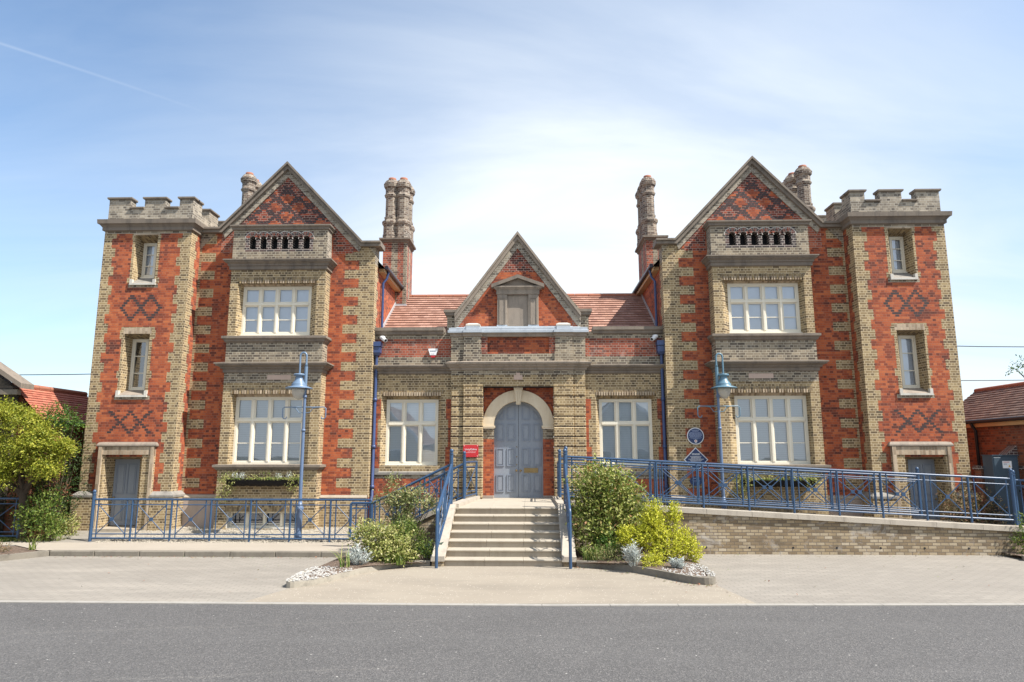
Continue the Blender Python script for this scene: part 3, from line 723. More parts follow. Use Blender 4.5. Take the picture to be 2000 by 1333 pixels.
    # eaves board and gutter along the inner side
    m = MB(); q = rt(3.60, 3.76, 0, 0)
    m.box(q[0], q[1], YW+.45, 25.9, 6.86, 6.95, 'fascia_cream'); m.build('eaves_board', bld)
    m = MB(); xg = D(3.55); m.tube([(xg, YW+.42, 6.98), (xg, 25.9, 6.98)], .055, 'gutter_paint', 8); m.build('gutter', bld)
    # ---- bay
    b0, b1 = 4.93, 7.40; m = MB(); it = []
    H = 'grey_brick'
    it += [(b0, b1, G0, 1.66, 'yellow_brick'), (b0, b1, 4.27, 4.845, 'grey_brick'), (b0, b1, 1.66, 4.15, 'yellow_brick'), (b0, b1, 4.97, 6.9, 'yellow_brick'), (b0, b1, 6.9, 7.79, 'grey_brick')]
    it += [(5.9, 6.9, 3.92, 4.06, 'parapet_brick'), (b0, b1, 3.78, 4.06, 'grey_brick'), (5.7, 6.3, 3.86, 3.98, 'pink_stone')]
    for (z, n) in ((3.561, 0), (6.41, 1)): it.append((5.12, 7.23, z, z+.10, 'soldier_brick'))
    it += [(5.3, 7.15, .62, .74, 'soldier_brick')]
    it += [(5.172, 7.17, 1.767, 3.561, None), (5.153, 7.201, 4.986, 6.41, None), (5.30, 7.08, 7.2, 7.74, None), (5.356, 7.096, .237, .632, None)]
    paintwall(m, b0, b1, G0, 7.79, 'yellow_brick', it, fr(YB))
    for dd in (b0, b1):
        paintwall(m, YB, YW+.02, G0, 7.79, 'yellow_brick', [(YB, YW+.1, 4.27, 4.845, 'grey_brick'), (YB, YW+.1, 6.98, 7.79, 'parapet_brick')], lambda a, b, dd=dd: (D(dd), a, b))
    yw = YB+.22
    for (op, frm) in (((5.172, 7.17, 1.767, 3.561), (5.379, 7.142, 1.767, 3.446)), ((5.153, 7.201, 4.986, 6.41), (5.351, 7.136, 5.035, 6.315))):
        ov = (op[0]+(frm[0]-op[0])*.5, op[1]+(frm[1]-op[1])*.5, op[2], op[3]-.05)
        loft(m, rt(*op), YB, rt(*ov), YB+.09, 'yellow_brick', ['sill_stone', 'yellow_brick', 'soldier_brick', 'yellow_brick'])
        loft(m, rt(*ov), YB+.09, rt(ov[0]+.0, ov[1], op[2], op[3]-.052), YB+.15, 'yellow_brick', ['sill_stone', 'yellow_brick', 'soldier_brick', 'yellow_brick'])
        loft(m, rt(ov[0], ov[1], op[2], op[3]-.052), YB+.15, rt(*frm), yw, 'yellow_brick', ['sill_stone', 'yellow_brick', 'pale_soldier_brick', 'yellow_brick'])
    loft(m, rt(5.356, 7.096, .237, .632), YB, rt(5.38, 7.07, .25, .62), YB+.18, 'white_stone')
    # header bricks set on edge over the openings, standing clear of one another
    for zt, a, b in ((3.561, 5.16, 7.18), (6.41, 5.14, 7.21)):
        k = 0; x = a
        while x < b-.03:
            q = rt(x, x+.042, 0, 0); m.box(q[0], q[1], YB-.012, YB+.05, zt-.055, zt+.035, 'pale_soldier_brick' if k % 3 else 'soldier_brick'); x += .066; k += 1
    # attic arcade
    acs = [6.89-k*(6.89-5.484)/5 for k in range(6)]; ra = .088; zs = 7.53; zb = 7.263
    f = fr(YB); n = 8
    edges = []
    x = 5.30
    cs = sorted(acs)
    for c in cs:
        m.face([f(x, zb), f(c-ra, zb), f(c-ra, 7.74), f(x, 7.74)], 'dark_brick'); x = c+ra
        for k in range(n):
            a0 = math.pi-math.pi*k/n; a1 = math.pi-math.pi*(k+1)/n
            p0 = (c+ra*math.cos(a0), zs+ra*math.sin(a0)); p1 = (c+ra*math.cos(a1), zs+ra*math.sin(a1))
            m.face([f(*p0), f(*p1), f(p1[0], 7.74), f(p0[0], 7.74)], 'maroon_brick')
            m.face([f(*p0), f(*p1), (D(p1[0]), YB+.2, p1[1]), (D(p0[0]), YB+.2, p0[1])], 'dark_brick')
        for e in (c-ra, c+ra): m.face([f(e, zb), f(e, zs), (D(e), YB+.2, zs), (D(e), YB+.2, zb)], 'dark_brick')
        m.face([f(c-ra, zb), f(c+ra, zb), (D(c+ra), YB+.2, zb), (D(c-ra), YB+.2, zb)], 'sill_stone')
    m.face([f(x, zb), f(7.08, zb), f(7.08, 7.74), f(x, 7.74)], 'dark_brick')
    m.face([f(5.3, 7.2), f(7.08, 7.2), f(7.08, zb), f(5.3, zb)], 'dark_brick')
    m.face([(D(5.25), YB+.2, 7.2), (D(7.12), YB+.2, 7.2), (D(7.12), YB+.2, 7.74), (D(5.25), YB+.2, 7.74)], 'shade_black')
    m.face([(D(b0), YB, 7.79), (D(b1), YB, 7.79), (D(b1), YW+.02, 7.79), (D(b0), YW+.02, 7.79)], 'lead')
    by = m.build('bay', bld)
    m = MB()
    for c in cs:       # voussoirs of each little arch
        for k in range(11):
            a0 = math.pi*(k+.12)/11; a1 = math.pi*(k+.88)/11; r0, r1 = ra+.004, ra+.105
            P = [(c+r0*math.cos(a0), zs+r0*math.sin(a0)), (c+r1*math.cos(a0), zs+r1*math.sin(a0)), (c+r1*math.cos(a1), zs+r1*math.sin(a1)), (c+r0*math.cos(a1), zs+r0*math.sin(a1))]
            m.prism([(D(p[0]), p[1]) for p in P], YB-.012, YB+.002, 'maroon_brick' if k % 3 else 'dark_brick')
        # pale joint bed behind the voussoirs
        pts = [(c+(ra+.001)*math.cos(math.pi*k/12), zs+(ra+.001)*math.sin(math.pi*k/12)) for k in range(13)]; pto = [(c+(ra+.11)*math.cos(math.pi*k/12), zs+(ra+.11)*math.sin(math.pi*k/12)) for k in range(13)]
        m.strip([(D(p[0]), p[1]) for p in pto], [(D(p[0]), p[1]) for p in pts], YB-.004, YB+.001, 'white_stone')
        pe = [(c+(ra+.125)*math.cos(math.pi*k/12), zs+(ra+.125)*math.sin(math.pi*k/12)) for k in range(13)]
        m.strip([(D(p[0]), p[1]) for p in pe], [(D(p[0]), p[1]) for p in pto], YB-.010, YB+.001, 'white_stone')
    m.build('arch_ring', by)
    # attic corner blocks in pale brick are the bay's own; cornices
    xb0, xb1 = min(D(b0), D(b1)), max(D(b0), D(b1))
    m = MB(); cornice(m, xb0, xb1, YB, YW+.02, [(0, 7.77), (.04, 7.79), (.04, 7.83), (.085, 7.87), (.085, 7.905), (-.1, 7.93)], 'grey_stone'); m.build('cornice', bld)
    m = MB(); cornice(m, xb0, xb1, YB, YW+.02, [(0, 6.70), (.04, 6.72), (.04, 6.80), (.07, 6.81), (.07, 6.85), (.14, 6.90), (.14, 6.925), (.17, 6.935), (.17, 6.965), (.02, 6.99), (-.05, 6.99)], 'grey_stone'); m.build('cornice', bld)
    m = MB(); cornice(m, xb0, xb1, YB, YW+.02, [(0, 4.03), (.03, 4.05), (.03, 4.12), (.08, 4.14), (.08, 4.17), (.17, 4.21), (.17, 4.235), (.20, 4.245), (.20, 4.275), (.02, 4.31), (-.05, 4.31)], 'grey_stone'); m.build('cornice', bld)
    m = MB(); cornice(m, xb0, xb1, YB, YW+.02, [(0, 4.80), (.05, 4.84), (.05, 4.87), (.10, 4.91), (.10, 4.965), (.0, 4.985), (-.22, 4.987)], 'grey_stone'); m.build('window_sill', bld)
    m = MB(); cornice(m, xb0, xb1, YB, YW+.02, [(0, 1.62), (.05, 1.65), (.05, 1.67), (.10, 1.70), (.10, 1.755), (.0, 1.766), (-.22, 1.768)], 'grey_stone'); m.build('window_sill', bld)
    m = MB(); cornice(m, xb0, xb1, YB, YW+.02, [(.04, G0), (.04, .16), (.0, .2), (-.02, .2)], 'white_stone'); m.build('plinth', bld)
    window(*rt(5.379, 7.142, 1.767, 3.446), yw, 4, tz=2.855, bars=(2.29,), back='dark_blind')
    window(*rt(5.351, 7.136, 5.035, 6.315), yw, 4, tz=5.845, bars=(5.44,), back='roller_blind')
    window(*rt(5.38, 7.07, .25, .62), YB+.16, 4, bars=(.33,), back='dark', of=.022, mf=.06)
    return rf
roofL = wing(-1); roofR = wing(1)

# ---------------------------------------------------------------- centre block
def centre():
    D = lambda d: AX+d
    f = lambda a, b: (AX+a, YC, b)
    m = MB(); it = []
    ZT = 5.17
    it += [(-3.76, 3.76, 4.521, 5.0, 'weathered_red_brick'), (-3.76, 3.76, 5.0, ZT, 'grey_brick'), (-3.76, 3.76, 4.28, 4.521, 'grey_brick')]
    for s in (-1, 1):
        for (a, b) in ((3.553, 3.76), (1.70, 1.865)):
            it.append((s*a, s*b, 2.9, 3.42, 'red_brick')); it.append((s*a, s*b, 1.6, 2.2, 'red_brick'))
        it.append((s*3.62, s*3.76, 1.2, 3.42, 'red_brick')); it.append((s*1.7, s*1.8, 1.2, 3.42, 'red_brick'))
        it.append((s*1.7, s*3.76, .95, 1.40, 'red_brick')); it.append((s*1.7, s*3.76, 1.40, 1.5, 'grey_brick')); it.append((s*1.9, s*3.2, .93, 1.2, 'weathered_red_brick'))
        it.append((s*1.92, s*3.6, 3.56, 3.66, 'soldier_brick'))
        it.append((s*1.99, s*3.54, 1.732, 3.56, None))
    it += [(-1.4, 1.4, G0, 4.2, None)]
    paintwall(m, -3.76, 3.76, G0, ZT, 'yellow_brick', it, f)
    for s in (-1, 1):
        rt = lambda a, b, c, d: (min(D(s*a), D(s*b)), max(D(s*a), D(s*b)), c, d)
        x = 2.0
        while x < 3.5:
            q = rt(x, x+.042, 0, 0); m.box(q[0], q[1], YC-.012, YC+.05, 3.505, 3.60, 'pale_soldier_brick'); x += .066
        loft(m, rt(1.99, 3.54, 1.732, 3.56), YC, rt(2.088, 3.445, 1.732, 3.425), YC+.2, 'yellow_brick', ['sill_stone', 'yellow_brick', 'soldier_brick', 'yellow_brick'])
    m.box(D(-3.76), D(3.76), YC+.35, YC+.352, 4.4, ZT, 'grey_brick')
    m.build('front_wall', bld)
    for s in (-1, 1):
        m = MB(); a, b = sorted((D(s*1.95), D(s*3.76)))
        cornice(m, a, b, YC, YC+.38, [(0, 5.10), (.05, 5.13), (.05, 5.17), (.10, 5.21), (.10, 5.29), (.0, 5.31), (-.38, 5.31)], 'grey_stone', (False, False))
        m.build('parapet_coping', bld)
    for s in (-1, 1):
        m = MB(); a, b = sorted((D(s*1.72), D(s*3.76)))
        cornice(m, a, b, YC, YC+.1, [(0, 4.06), (.04, 4.09), (.04, 4.14), (.09, 4.16), (.09, 4.19), (.16, 4.23), (.16, 4.25), (.18, 4.26), (.18, 4.285), (.0, 4.32), (-.05, 4.32)], 'grey_stone', (False, False))
        m.build('cornice', bld)
    for s in (-1, 1):
        a, b = sorted((D(s*2.088), D(s*3.445)))
        w = window(a, b, 1.742, 3.425, YC+.2, 3, tz=2.793)
        m = MB(); a, b = sorted((D(s*1.878), D(s*3.686)))
        m.faces([(a, YC-.03, 1.5), (b, YC-.03, 1.5), (b, YC+.2, 1.5), (a, YC+.2, 1.5), (a+.1, YC-.03, 1.56), (b-.1, YC-.03, 1.56), (b-.14, YC+.2, 1.735), (a+.14, YC+.2, 1.735)], [(0, 1, 5, 4), (4, 5, 6, 7), (3, 2, 1, 0)], 'sill_stone')
        for e, g in ((a, a+.13), (b-.13, b)): m.box(e, g, YC-.02, YC+.05, 1.5, 1.66, 'sill_stone')
        m.build('window_sill', bld)
    # ---- entrance portal: rusticated piers
    ZL = .91
    m = MB()
    zc = 3.73; n = 11; hh = (zc-ZL)/n
    for s in (-1, 1):
        for (a, b, y) in ((.905, 1.414, YP-.02), (1.414, 1.723, YP+.03)):
            q = sorted((D(s*a), D(s*b)))
            m.box(q[0]+.012, q[1]-.012, y+.03, YC+.2, ZL-.6, zc, 'dark_brick')
            for k in range(n): m.box(q[0], q[1], y, YC+.15, ZL+k*hh+.014, ZL+(k+1)*hh-.010, 'yellow_brick', bevel=.016)
            m.box(q[0], q[1], y, YC+.15, .0, ZL, 'yellow_brick')
    m.box(D(-.905), D(.905), YP+.0, YP+.3, zc, 4.02, 'yellow_brick')
    for s in (-1, 1):
        q = sorted((D(s*.905), D(s*1.414))); m.box(q[0], q[1], YP-.02, YC+.15, zc, 4.02, 'yellow_brick')
        q = sorted((D(s*1.414), D(s*1.723))); m.box(q[0], q[1], YP+.03, YC+.15, zc, 4.02, 'yellow_brick')
    m.box(D(-.11), D(.11), YP-.012, YP+.05, 3.90, 4.02, 'pink_stone'); m.box(D(-.05), D(.05), YP-.012, YP+.05, 4.02, 4.08, 'pink_stone')
    m.box(D(-.905), D(.905), YP+.0, YP+.3, 4.02, 4.16, 'grey_brick'); 
    for s in (-1, 1):
        q = sorted((D(s*.905), D(s*1.414))); m.box(q[0], q[1], YP-.02, YC+.15, 4.02, 4.16, 'grey_brick')
        q = sorted((D(s*1.414), D(s*1.723))); m.box(q[0], q[1], YP+.03, YC+.15, 4.02, 4.16, 'grey_brick')
    m.build('portal', bld)
    m = MB()
    pr = [(0, 4.14), (.04, 4.16), (.04, 4.20), (.10, 4.24), (.10, 4.26), (.15, 4.30), (.16, 4.345), (.02, 4.385), (-.05, 4.385)]
    cornice(m, D(-1.414), D(1.414), YP-.02, YC+.1, pr, 'portal_stone')
    for s in (-1, 1):
        q = sorted((D(s*1.42), D(s*1.723))); cornice(m, q[0], q[1], YP+.03, YC+.1, pr, 'portal_stone', (s < 0, s > 0))
    m.build('cornice', bld)
    # attic above the cornice: panel between short piers
    m = MB()
    z0, z1 = 4.385, 5.04
    for s in (-1, 1):
        q = sorted((D(s*.961), D(s*1.402))); m.box(q[0], q[1], YP-.02, YC+.3, z0, z1, 'grey_brick'); m.box(q[0]-.02, q[1]+.02, YP-.04, YP, z0, 4.62, 'grey_brick')
        q = sorted((D(s*1.402), D(s*1.74))); m.box(q[0], q[1], YP+.03, YC+.3, z0, z1, 'grey_brick')
        q = sorted((D(s*.80), D(s*.961))); m.box(q[0], q[1], YP+.03, YC+.3, z0, z1, 'weathered_red_brick')
    m.box(D(-.80), D(.80), YP+.09, YC+.3, z0, z1, 'red_brick')
    m.box(D(-.961), D(.961), YP+.015, YP+.09, z0, 4.58, 'grey_brick')
    m.build('portal_attic', bld)
    m = MB()
    cornice(m, D(-1.74), D(1.74), YP+.03, YC+.3, [(0, 5.02), (.03, 5.04), (.03, 5.08), (.07, 5.12), (-.05, 5.125)], 'portal_stone')
    for s in (-1, 1):
        q = sorted((D(s*.961), D(s*1.402))); cornice(m, q[0], q[1], YP-.02, YC, [(0, 5.02), (.03, 5.04), (.03, 5.08), (.07, 5.12), (-.05, 5.125)], 'portal_stone')
    m.build('cornice', bld)
    m = MB(); cornice(m, D(-1.74), D(1.74), YP+.03, YC+.45, [(.07, 5.122), (.085, 5.13), (.085, 5.19), (.06, 5.20), (.06, 5.26), (-.1, 5.27), (-.12, 5.31), (-.3, 5.33), (-.3, 5.36)], 'lead')
    for s in (-1, 1):
        q = sorted((D(s*.95), D(s*1.40))); m.box(q[0]-.02, q[1]+.02, YP-.10, YP+.3, 5.125, 5.20, 'lead'); m.box(q[0]+.05, q[1]-.05, YP-.05, YP+.3, 5.20, 5.30, 'lead')
        cornice(m, q[0]+.06, q[1]-.06, YP-.03, YP+.28, [(0, 5.30), (.02, 5.31), (.02, 5.35), (-.06, 5.39), (-.2, 5.39)], 'white_stone')
    m.box(D(-1.8), D(1.8), YC+.2, YC+.38, 5.2, 5.335, 'lead')
    m.build('lead_flashing', bld)
    # ---- central gable
    YG = 18.0; cx = AX-.02
    apex = (0, 8.02); ft = 1.706; zf = 5.735
    m = MB()
    sl = (8.02-zf)/ft
    clip = [(sl, 1, 8.02), (-sl, 1, 8.02)]
    paintwall(m, -1.9, 1.9, 5.1, 8.02, 'red_brick', [(-1.9, -1.45, 5.1, 5.8, 'weathered_red_brick'), (1.45, 1.9, 5.1, 5.8, 'weathered_red_brick'), (-.6, .6, 6.9, 7.5, 'maroon_brick'), (-1.9, -1.66, 5.1, 5.75, 'grey_brick'), (1.66, 1.9, 5.1, 5.75, 'grey_brick')],
              lambda a, b: (cx+a, YG, b), [(sl, 1, 8.02+.55*0), (-sl, 1, 8.02)])
    for s in (-1, 1):
        m.face([(cx+s*1.9, YG, 5.1), (cx+s*1.9, YG, 5.72), (cx+s*1.717, YG, 5.72), (cx+s*1.9, YG, 8.02-sl*1.9)], 'grey_brick')
        m.face([(cx+s*1.9, YG, 5.1), (cx+s*1.9, YG+.35, 5.1), (cx+s*1.9, YG+.35, 5.72), (cx+s*1.9, YG, 5.72)], 'grey_brick')
    m.face([(cx-1.9, YG+.35, 5.1), (cx+1.9, YG+.35, 5.1), (cx+1.9, YG+.35, 5.7), (cx, YG+.35, 8.0), (cx-1.9, YG+.35, 5.7)], 'grey_brick')
    m.build('gable', bld)
    m = MB()
    line = [(-1.983, 5.86), (-1.706, 5.86-.10), (0, 8.02), (1.706, 5.76), (1.983, 5.86)]
    L1 = [(-1.69, 5.735), (0, 8.02), (1.69, 5.735)]; dz = .165/math.cos(math.atan(sl))*.55; dz2 = .33/math.cos(math.atan(sl))*.55
    sh = lambda L, t: [(cx+a, b-t) for a, b in L]
    m.strip(sh(L1, 0), sh(L1, .09), YG-.14, YG+.42, 'portal_stone'); m.strip(sh(L1, .09), sh(L1, .22), YG-.09, YG+.40, 'portal_stone'); m.strip(sh(L1, .22), sh(L1, .46), YG-.03, YG+.1, 'parapet_brick')
    for s in (-1, 1):
        q = sorted((cx+s*1.70, cx+s*1.90)); cornice(m, q[0], q[1], YG-.02, YG+.42, [(0, 5.68), (.05, 5.71), (.05, 5.75), (.085, 5.78), (.085, 5.85), (-.02, 5.87), (-.1, 5.87)], 'grey_stone')
    m.build('gable_coping', bld)
    # blind niche with pediment
    m = MB(); y = YG
    m.box(-.634, -.061, y-.04, y+.02, 5.34, 6.25, 'portal_stone')
    for a, b in ((-.897, -.634), (-.061, .211)):
        m.box(a, b, y-.10, y+.02, 5.34, 6.25, 'portal_stone', bevel=.008)
        for (e, g, h, i) in ((a+.05, a+.065, 5.42, 6.15), (b-.065, b-.05, 5.42, 6.15), (a+.065, b-.065, 5.42, 5.435), (a+.065, b-.065, 6.135, 6.15)):
            m.box(e, g, y-.112, y-.09, h, i, 'grey_stone')
        m.box(a-.01, b+.01, y-.105, y+.02, 5.33, 5.42, 'lead')
    cornice(m, -.90, .215, y-.10, y+.02, [(0, 6.25), (.02, 6.27), (.02, 6.38), (.06, 6.41), (.10, 6.44), (.10, 6.47), (-.05, 6.475)], 'portal_stone')
    mid = -.343
    outer = [(-1.05, 6.475), (mid, 6.735), (.365, 6.475)]
    m.strip([(a, b+.045) for a, b in outer], [(a, b-.05) for a, b in outer], y-.22, y+.02, 'grey_stone')
    m.prism([(-.93, 6.48), (.245, 6.48), (mid, 6.69)], y-.09, y+.01, 'portal_stone')
    m.build('niche', bld)
    # ---- red spandrel wall, arch and doors
    ya = YP+.28; xc = AX+.0; ri, ro, zs = .632, .916, 2.74
    m = MB(); n = 32
    x0, x1 = D(-.905), D(.905)
    for k in range(n):
        a0 = math.pi-math.pi*k/n; a1 = math.pi-math.pi*(k+1)/n
        p0 = (xc+ri*math.cos(a0), zs+ri*math.sin(a0)); p1 = (xc+ri*math.cos(a1), zs+ri*math.sin(a1))
        m.face([(p0[0], ya, p0[1]), (p1[0], ya, p1[1]), (p1[0], ya, zc), (p0[0], ya, zc)], 'red_brick')
        m.face([(p0[0], ya, p0[1]), (p1[0], ya, p1[1]), (p1[0], YD, p1[1]), (p0[0], YD, p0[1])], 'cream_stone')
    for a, b in ((x0, xc-ri), (xc+ri, x1)):
        m.face([(a, ya, zs), (b, ya, zs), (b, ya, zc), (a, ya, zc)], 'red_brick')
        m.box(a, b, ya, YD+.05, ZL, 2.40, 'red_brick'); m.box(a, b, ya, YD+.05, 2.40, 2.66, 'grey_brick')
        m.box(a-.001, b+.002, ya-.03, YD+.04, ZL, ZL+.07, 'plinth_stone')
    m.box(x0, x1, YP+.0, ya+.1, zc-.012, zc-.001, 'shade_black')  # near-black sheet under the lintel, its shade put into the colour
    m.build('spandrel_wall', bld)
    m = MB()
    for k in range(n):
        a0 = math.pi-math.pi*k/n; a1 = math.pi-math.pi*(k+1)/n
        P = [(xc+r*math.cos(a), zs+r*math.sin(a)) for r, a in ((ro, a0), (ro, a1), (ri, a1), (ri, a0))]
        m.face([(p[0], ya-.06, p[1]) for p in P], 'cream_stone')
        m.face([(P[0][0], ya-.06, P[0][1]), (P[1][0], ya-.06, P[1][1]), (P[1][0], ya, P[1][1]), (P[0][0], ya, P[0][1])], 'cream_stone')
        m.face([(P[3][0], ya-.06, P[3][1]), (P[2][0], ya-.06, P[2][1]), (P[2][0], ya+.02, P[2][1]), (P[3][0], ya+.02, P[3][1])], 'cream_stone')
    for s in (-1, 1):
        q = sorted((xc+s*ro, xc+s*ri))
        cornice(m, q[0], q[1], ya-.06, ya+.3, [(0, 2.66), (.01, 2.66), (.03, 2.69), (.03, 2.74), (-.02, 2.742)], 'cream_stone', (s > 0, s < 0))
    arch = m.build('arch', bld)
    m = MB()
    m.hexa([(xc-.055, ya-.13, 3.28), (xc+.055, ya-.13, 3.28), (xc+.055, ya, 3.28), (xc-.055, ya, 3.28), (xc-.105, ya-.15, 3.70), (xc+.105, ya-.15, 3.70), (xc+.105, ya, 3.70), (xc-.105, ya, 3.70)], 'cream_stone')
    for k in (-1, 0, 1): m.hexa([(xc+k*.035-.011, ya-.145, 3.31), (xc+k*.035+.011, ya-.145, 3.31), (xc+k*.035+.011, ya-.12, 3.31), (xc+k*.035-.011, ya-.12, 3.31), (xc+k*.055-.014, ya-.165, 3.60), (xc+k*.055+.014, ya-.165, 3.60), (xc+k*.055+.014, ya-.13, 3.60), (xc+k*.055-.014, ya-.13, 3.60)], 'cream_stone')
    m.box(xc-.115, xc+.115, ya-.165, ya, 3.66, 3.715, 'cream_stone')
    m.build('keystone', arch)
    zd0 = ZL+.005; yl = YD; rd = ri+.01; seam = .004
    def topz(x): return zs+math.sqrt(max(rd*rd-(x-xc)**2, 0))
    for s in (-1, 1):
        m = MB(); xs = [xc+s*(seam+(rd-seam)*k/20) for k in range(21)]
        for a, b in zip(xs, xs[1:]):
            m.face([(a, yl, zd0), (b, yl, zd0), (b, yl, topz(b)), (a, yl, topz(a))], 'door_paint'); 
        m.face([(xs[0], yl, zd0), (xs[0], yl+.06, zd0), (xs[0], yl+.06, topz(xs[0])), (xs[0], yl, topz(xs[0]))], 'door_paint')
        m.face([(x, yl+.06, zd0) for x in (xs[0], xs[-1])]+[(xs[-1], yl+.06, topz(xs[-1])), (xs[0], yl+.06, topz(xs[0]))], 'door_paint')
        cols = ((.085, .30), (.375, .575))
        for (u0, u1) in cols:
            a, b = sorted((xc+s*u0, xc+s*u1))
            for (z0, z1) in ((1.06, 1.50), (1.71, 2.17), (2.355, 2.80)): ring(m, a, b, z0, z1, yl, .028, .018)
            # top row follows the arch
            t = .028; zb = 2.90; rr = rd-.085; zt = lambda x: zs+math.sqrt(max(rr*rr-(x-xc)**2, .0001))
            if u0 < .2: zt0 = zt; zt = lambda x: min(zt0(x), 3.33)
            m.box(a, b, yl-.018, yl, zb, zb+t, 'door_mould')
            for e in (a, b-t):
                ztop = max(zt(e+t/2), zb+.06); m.box(e, e+t, yl-.018, yl, zb+t, ztop-t*.5, 'door_mould')
            k = 8; pts = [(a+(b-a)*j/k, max(zt(a+(b-a)*j/k), zb+.05)) for j in range(k+1)]
            m.strip(pts, [(p[0], p[1]-t) for p in pts], yl-.019, yl, 'door_mould')
        m.box(*sorted((xc, xc+s*.05)), yl+.061, yl+.08, zd0, zs+rd, 'shade_black')  # near-black strip added behind the seam to stop light showing between the leaves
        d = m.build('entrance_door', bld)
        h = MB(); kx = xc+s*.055+.0; h.sphere((kx, yl-.05, 1.60), .03, 'brass'); h.tube([(kx, yl, 1.60), (kx, yl-.05, 1.60)], .012, 'brass', 8); h.build('door_knob', d)
        if s > 0:
            h = MB(); h.box(xc+.14, xc+.50, yl-.022, yl, 1.545, 1.665, 'brass'); h.box(xc+.18, xc+.46, yl-.03, yl-.021, 1.58, 1.63, 'brass'); h.build('letter_plate', d)
        else:
            for zz in (1.95, 2.2, 1.75): h = MB(); h.sphere((xc-.045, yl-.006, zz), .014, 'brass', 8); h.build('lock', d)
    # ---- roof behind the parapet
    m = MB(); ye, ze, yr, zr = YC+.38, 5.15, 20.7, 6.86
    L = math.hypot(yr-ye, zr-ze)
    tiled(m, (D(-3.76), ye, ze), (D(3.76), ye, ze), (D(3.76), yr, zr), (D(-3.76), yr, zr), 17, 'roof_tile')
    m.face([(D(3.76), 24, ze), (D(-3.76), 24, ze), (D(-3.76), yr, zr), (D(3.76), yr, zr)], 'roof_tile', uv=[(0, 0), (7.5, 0), (7.5, L), (0, L)])
    ys = YG+.3; zv = 5.15+(ys-ye)*(zr-ze)/(yr-ye)
    for s in (-1, 1):    # cross roof behind the gable
        yb2 = 20.6
        m.face([(cx, ys, 7.9), (cx, 21.9, 7.9), (cx+s*1.62, 21.9, 5.72), (cx+s*1.62, ys, 5.72)], 'roof_tile', uv=[(0, 0), (3, 0), (3, -2.7), (0, -2.7)])
    roof = m.build('roof', bld)
    m = MB(); k = 0; x = D(-3.76)
    while x < D(3.76)-.05:
        xe = min(x+.42, D(3.76)); m.tube([(x+.006, yr, zr), (xe-.006, yr, zr)], .075, 'ridge_tile', 8); x = xe
    m.build('ridge', roof)
    for s in (-1, 1):
        m = MB(); q = D(s*3.745); t = .012
        m.faces([(q-t, ye, ze), (q+t, ye, ze), (q+t, yr, zr), (q-t, yr, zr), (q-t, ye, ze+.11), (q+t, ye, ze+.11), (q+t, yr, zr+.11), (q-t, yr, zr+.11)], [(0, 1, 5, 4), (1, 2, 6, 5), (3, 0, 4, 7), (4, 5, 6, 7)], 'flashing')
        m.build('flashing', roof)
    return roof
roofC = centre()

# ---------------------------------------------------------------- chimneys (sub-parts of the roofs)
def flue(m, x, y, z, h, r=.185):
    P = [(.25, 0), (.25, .14), (.235, .16), (.235, .40), (.27, .45), (.285, .50), (.27, .56), (.20, .60), (.215, .66), (.215, .69), (.185, .70), (.185, 1.28), (.22, 1.32), (.235, 1.37), (.20, 1.42), (.20, 1.56), (.25, 1.62), (.265, 1.72), (.24, 1.76), (.19, 1.84), (.13, 1.84)]
    k = r/.185; zk = h/1.9
    m.lathe([(a*k, b*zk) for a, b in P[:10]], (x, y, z), 'chimney_brick', 8, False, math.pi/8)
    m.lathe([(a*k, b*zk) for a, b in P[9:13]], (x, y, z), 'chimney_brick', 8, False, math.pi/8)
    m.lathe([(a*k, b*zk) for a, b in P[12:]], (x, y, z), 'chimney_brick', 8, False, math.pi/8)
    m.lathe([(.115*k, 1.80*zk), (.125*k, 1.88*zk), (.12*k, 1.93*zk), (.09*k, 1.93*zk)], (x, y, z), 'ridge_tile', 10)
def chimney(x0, x1, y0, y1, zb, zc, flues, fh, parent, r=.185):
    m = MB()
    f = []
    wq = (x1-x0)
    it = [(x0+wq*.36, x0+wq*.62, zb, zc, 'grey_brick'), (x0, x0+.06, zb, zc, 'weathered_red_brick'), (x1-.1, x1, zb, zc, 'grey_brick')]
    for Y in (y0, y1): paintwall(m, x0, x1, zb, zc, 'weathered_red_brick', it, lambda a, b, Y=Y: (a, Y, b))
    wy = y1-y0
    for Xx in (x0, x1): paintwall(m, y0, y1, zb, zc, 'weathered_red_brick', [(y0, y0+.12, zb, zc, 'grey_brick'), (y0+wy*.4, y0+wy*.6, zb, zc, 'grey_brick')], lambda a, b, Xx=Xx: (Xx, a, b))
    cornice(m, x0, x1, y0, y1, [(0, zc), (.04, zc+.02), (.04, zc+.05), (.11, zc+.08), (.11, zc+.13), (-.05, zc+.17)], 'grey_stone')
    m.face([(x0, y0, zc+.165), (x1, y0, zc+.165), (x1, y1, zc+.165), (x0, y1, zc+.165)], 'grey_stone')
    for x, y in flues: flue(m, x, y, zc+.16, fh, r)
    m.box(x0-.03, x1+.03, y0-.03, y1+.03, zb, zb+.22, 'lead')
    m.build('chimney', parent)
chimney(-4.50, -3.77, 20.0, 21.0, 6.25, 8.40, [(-4.33, 20.25), (-3.97, 20.25), (-4.33, 20.72), (-3.94, 20.72)], 1.98, roofL)
chimney(3.50, 4.05, 20.0, 21.5, 6.15, 8.40, [(3.66, 20.28), (3.66, 20.72), (3.66, 21.2)], 1.98, roofR)
chimney(-9.62, -8.98, 21.0, 22.1, 0, 9.05, [(-9.33, 21.25), (-9.36, 21.8)], 2.0, roofL, .19)
chimney(8.45, 9.15, 21.0, 22.7, 0, 9.08, [(8.86, 21.25), (8.76, 21.85), (8.80, 22.4)], 2.0, roofR, .20)

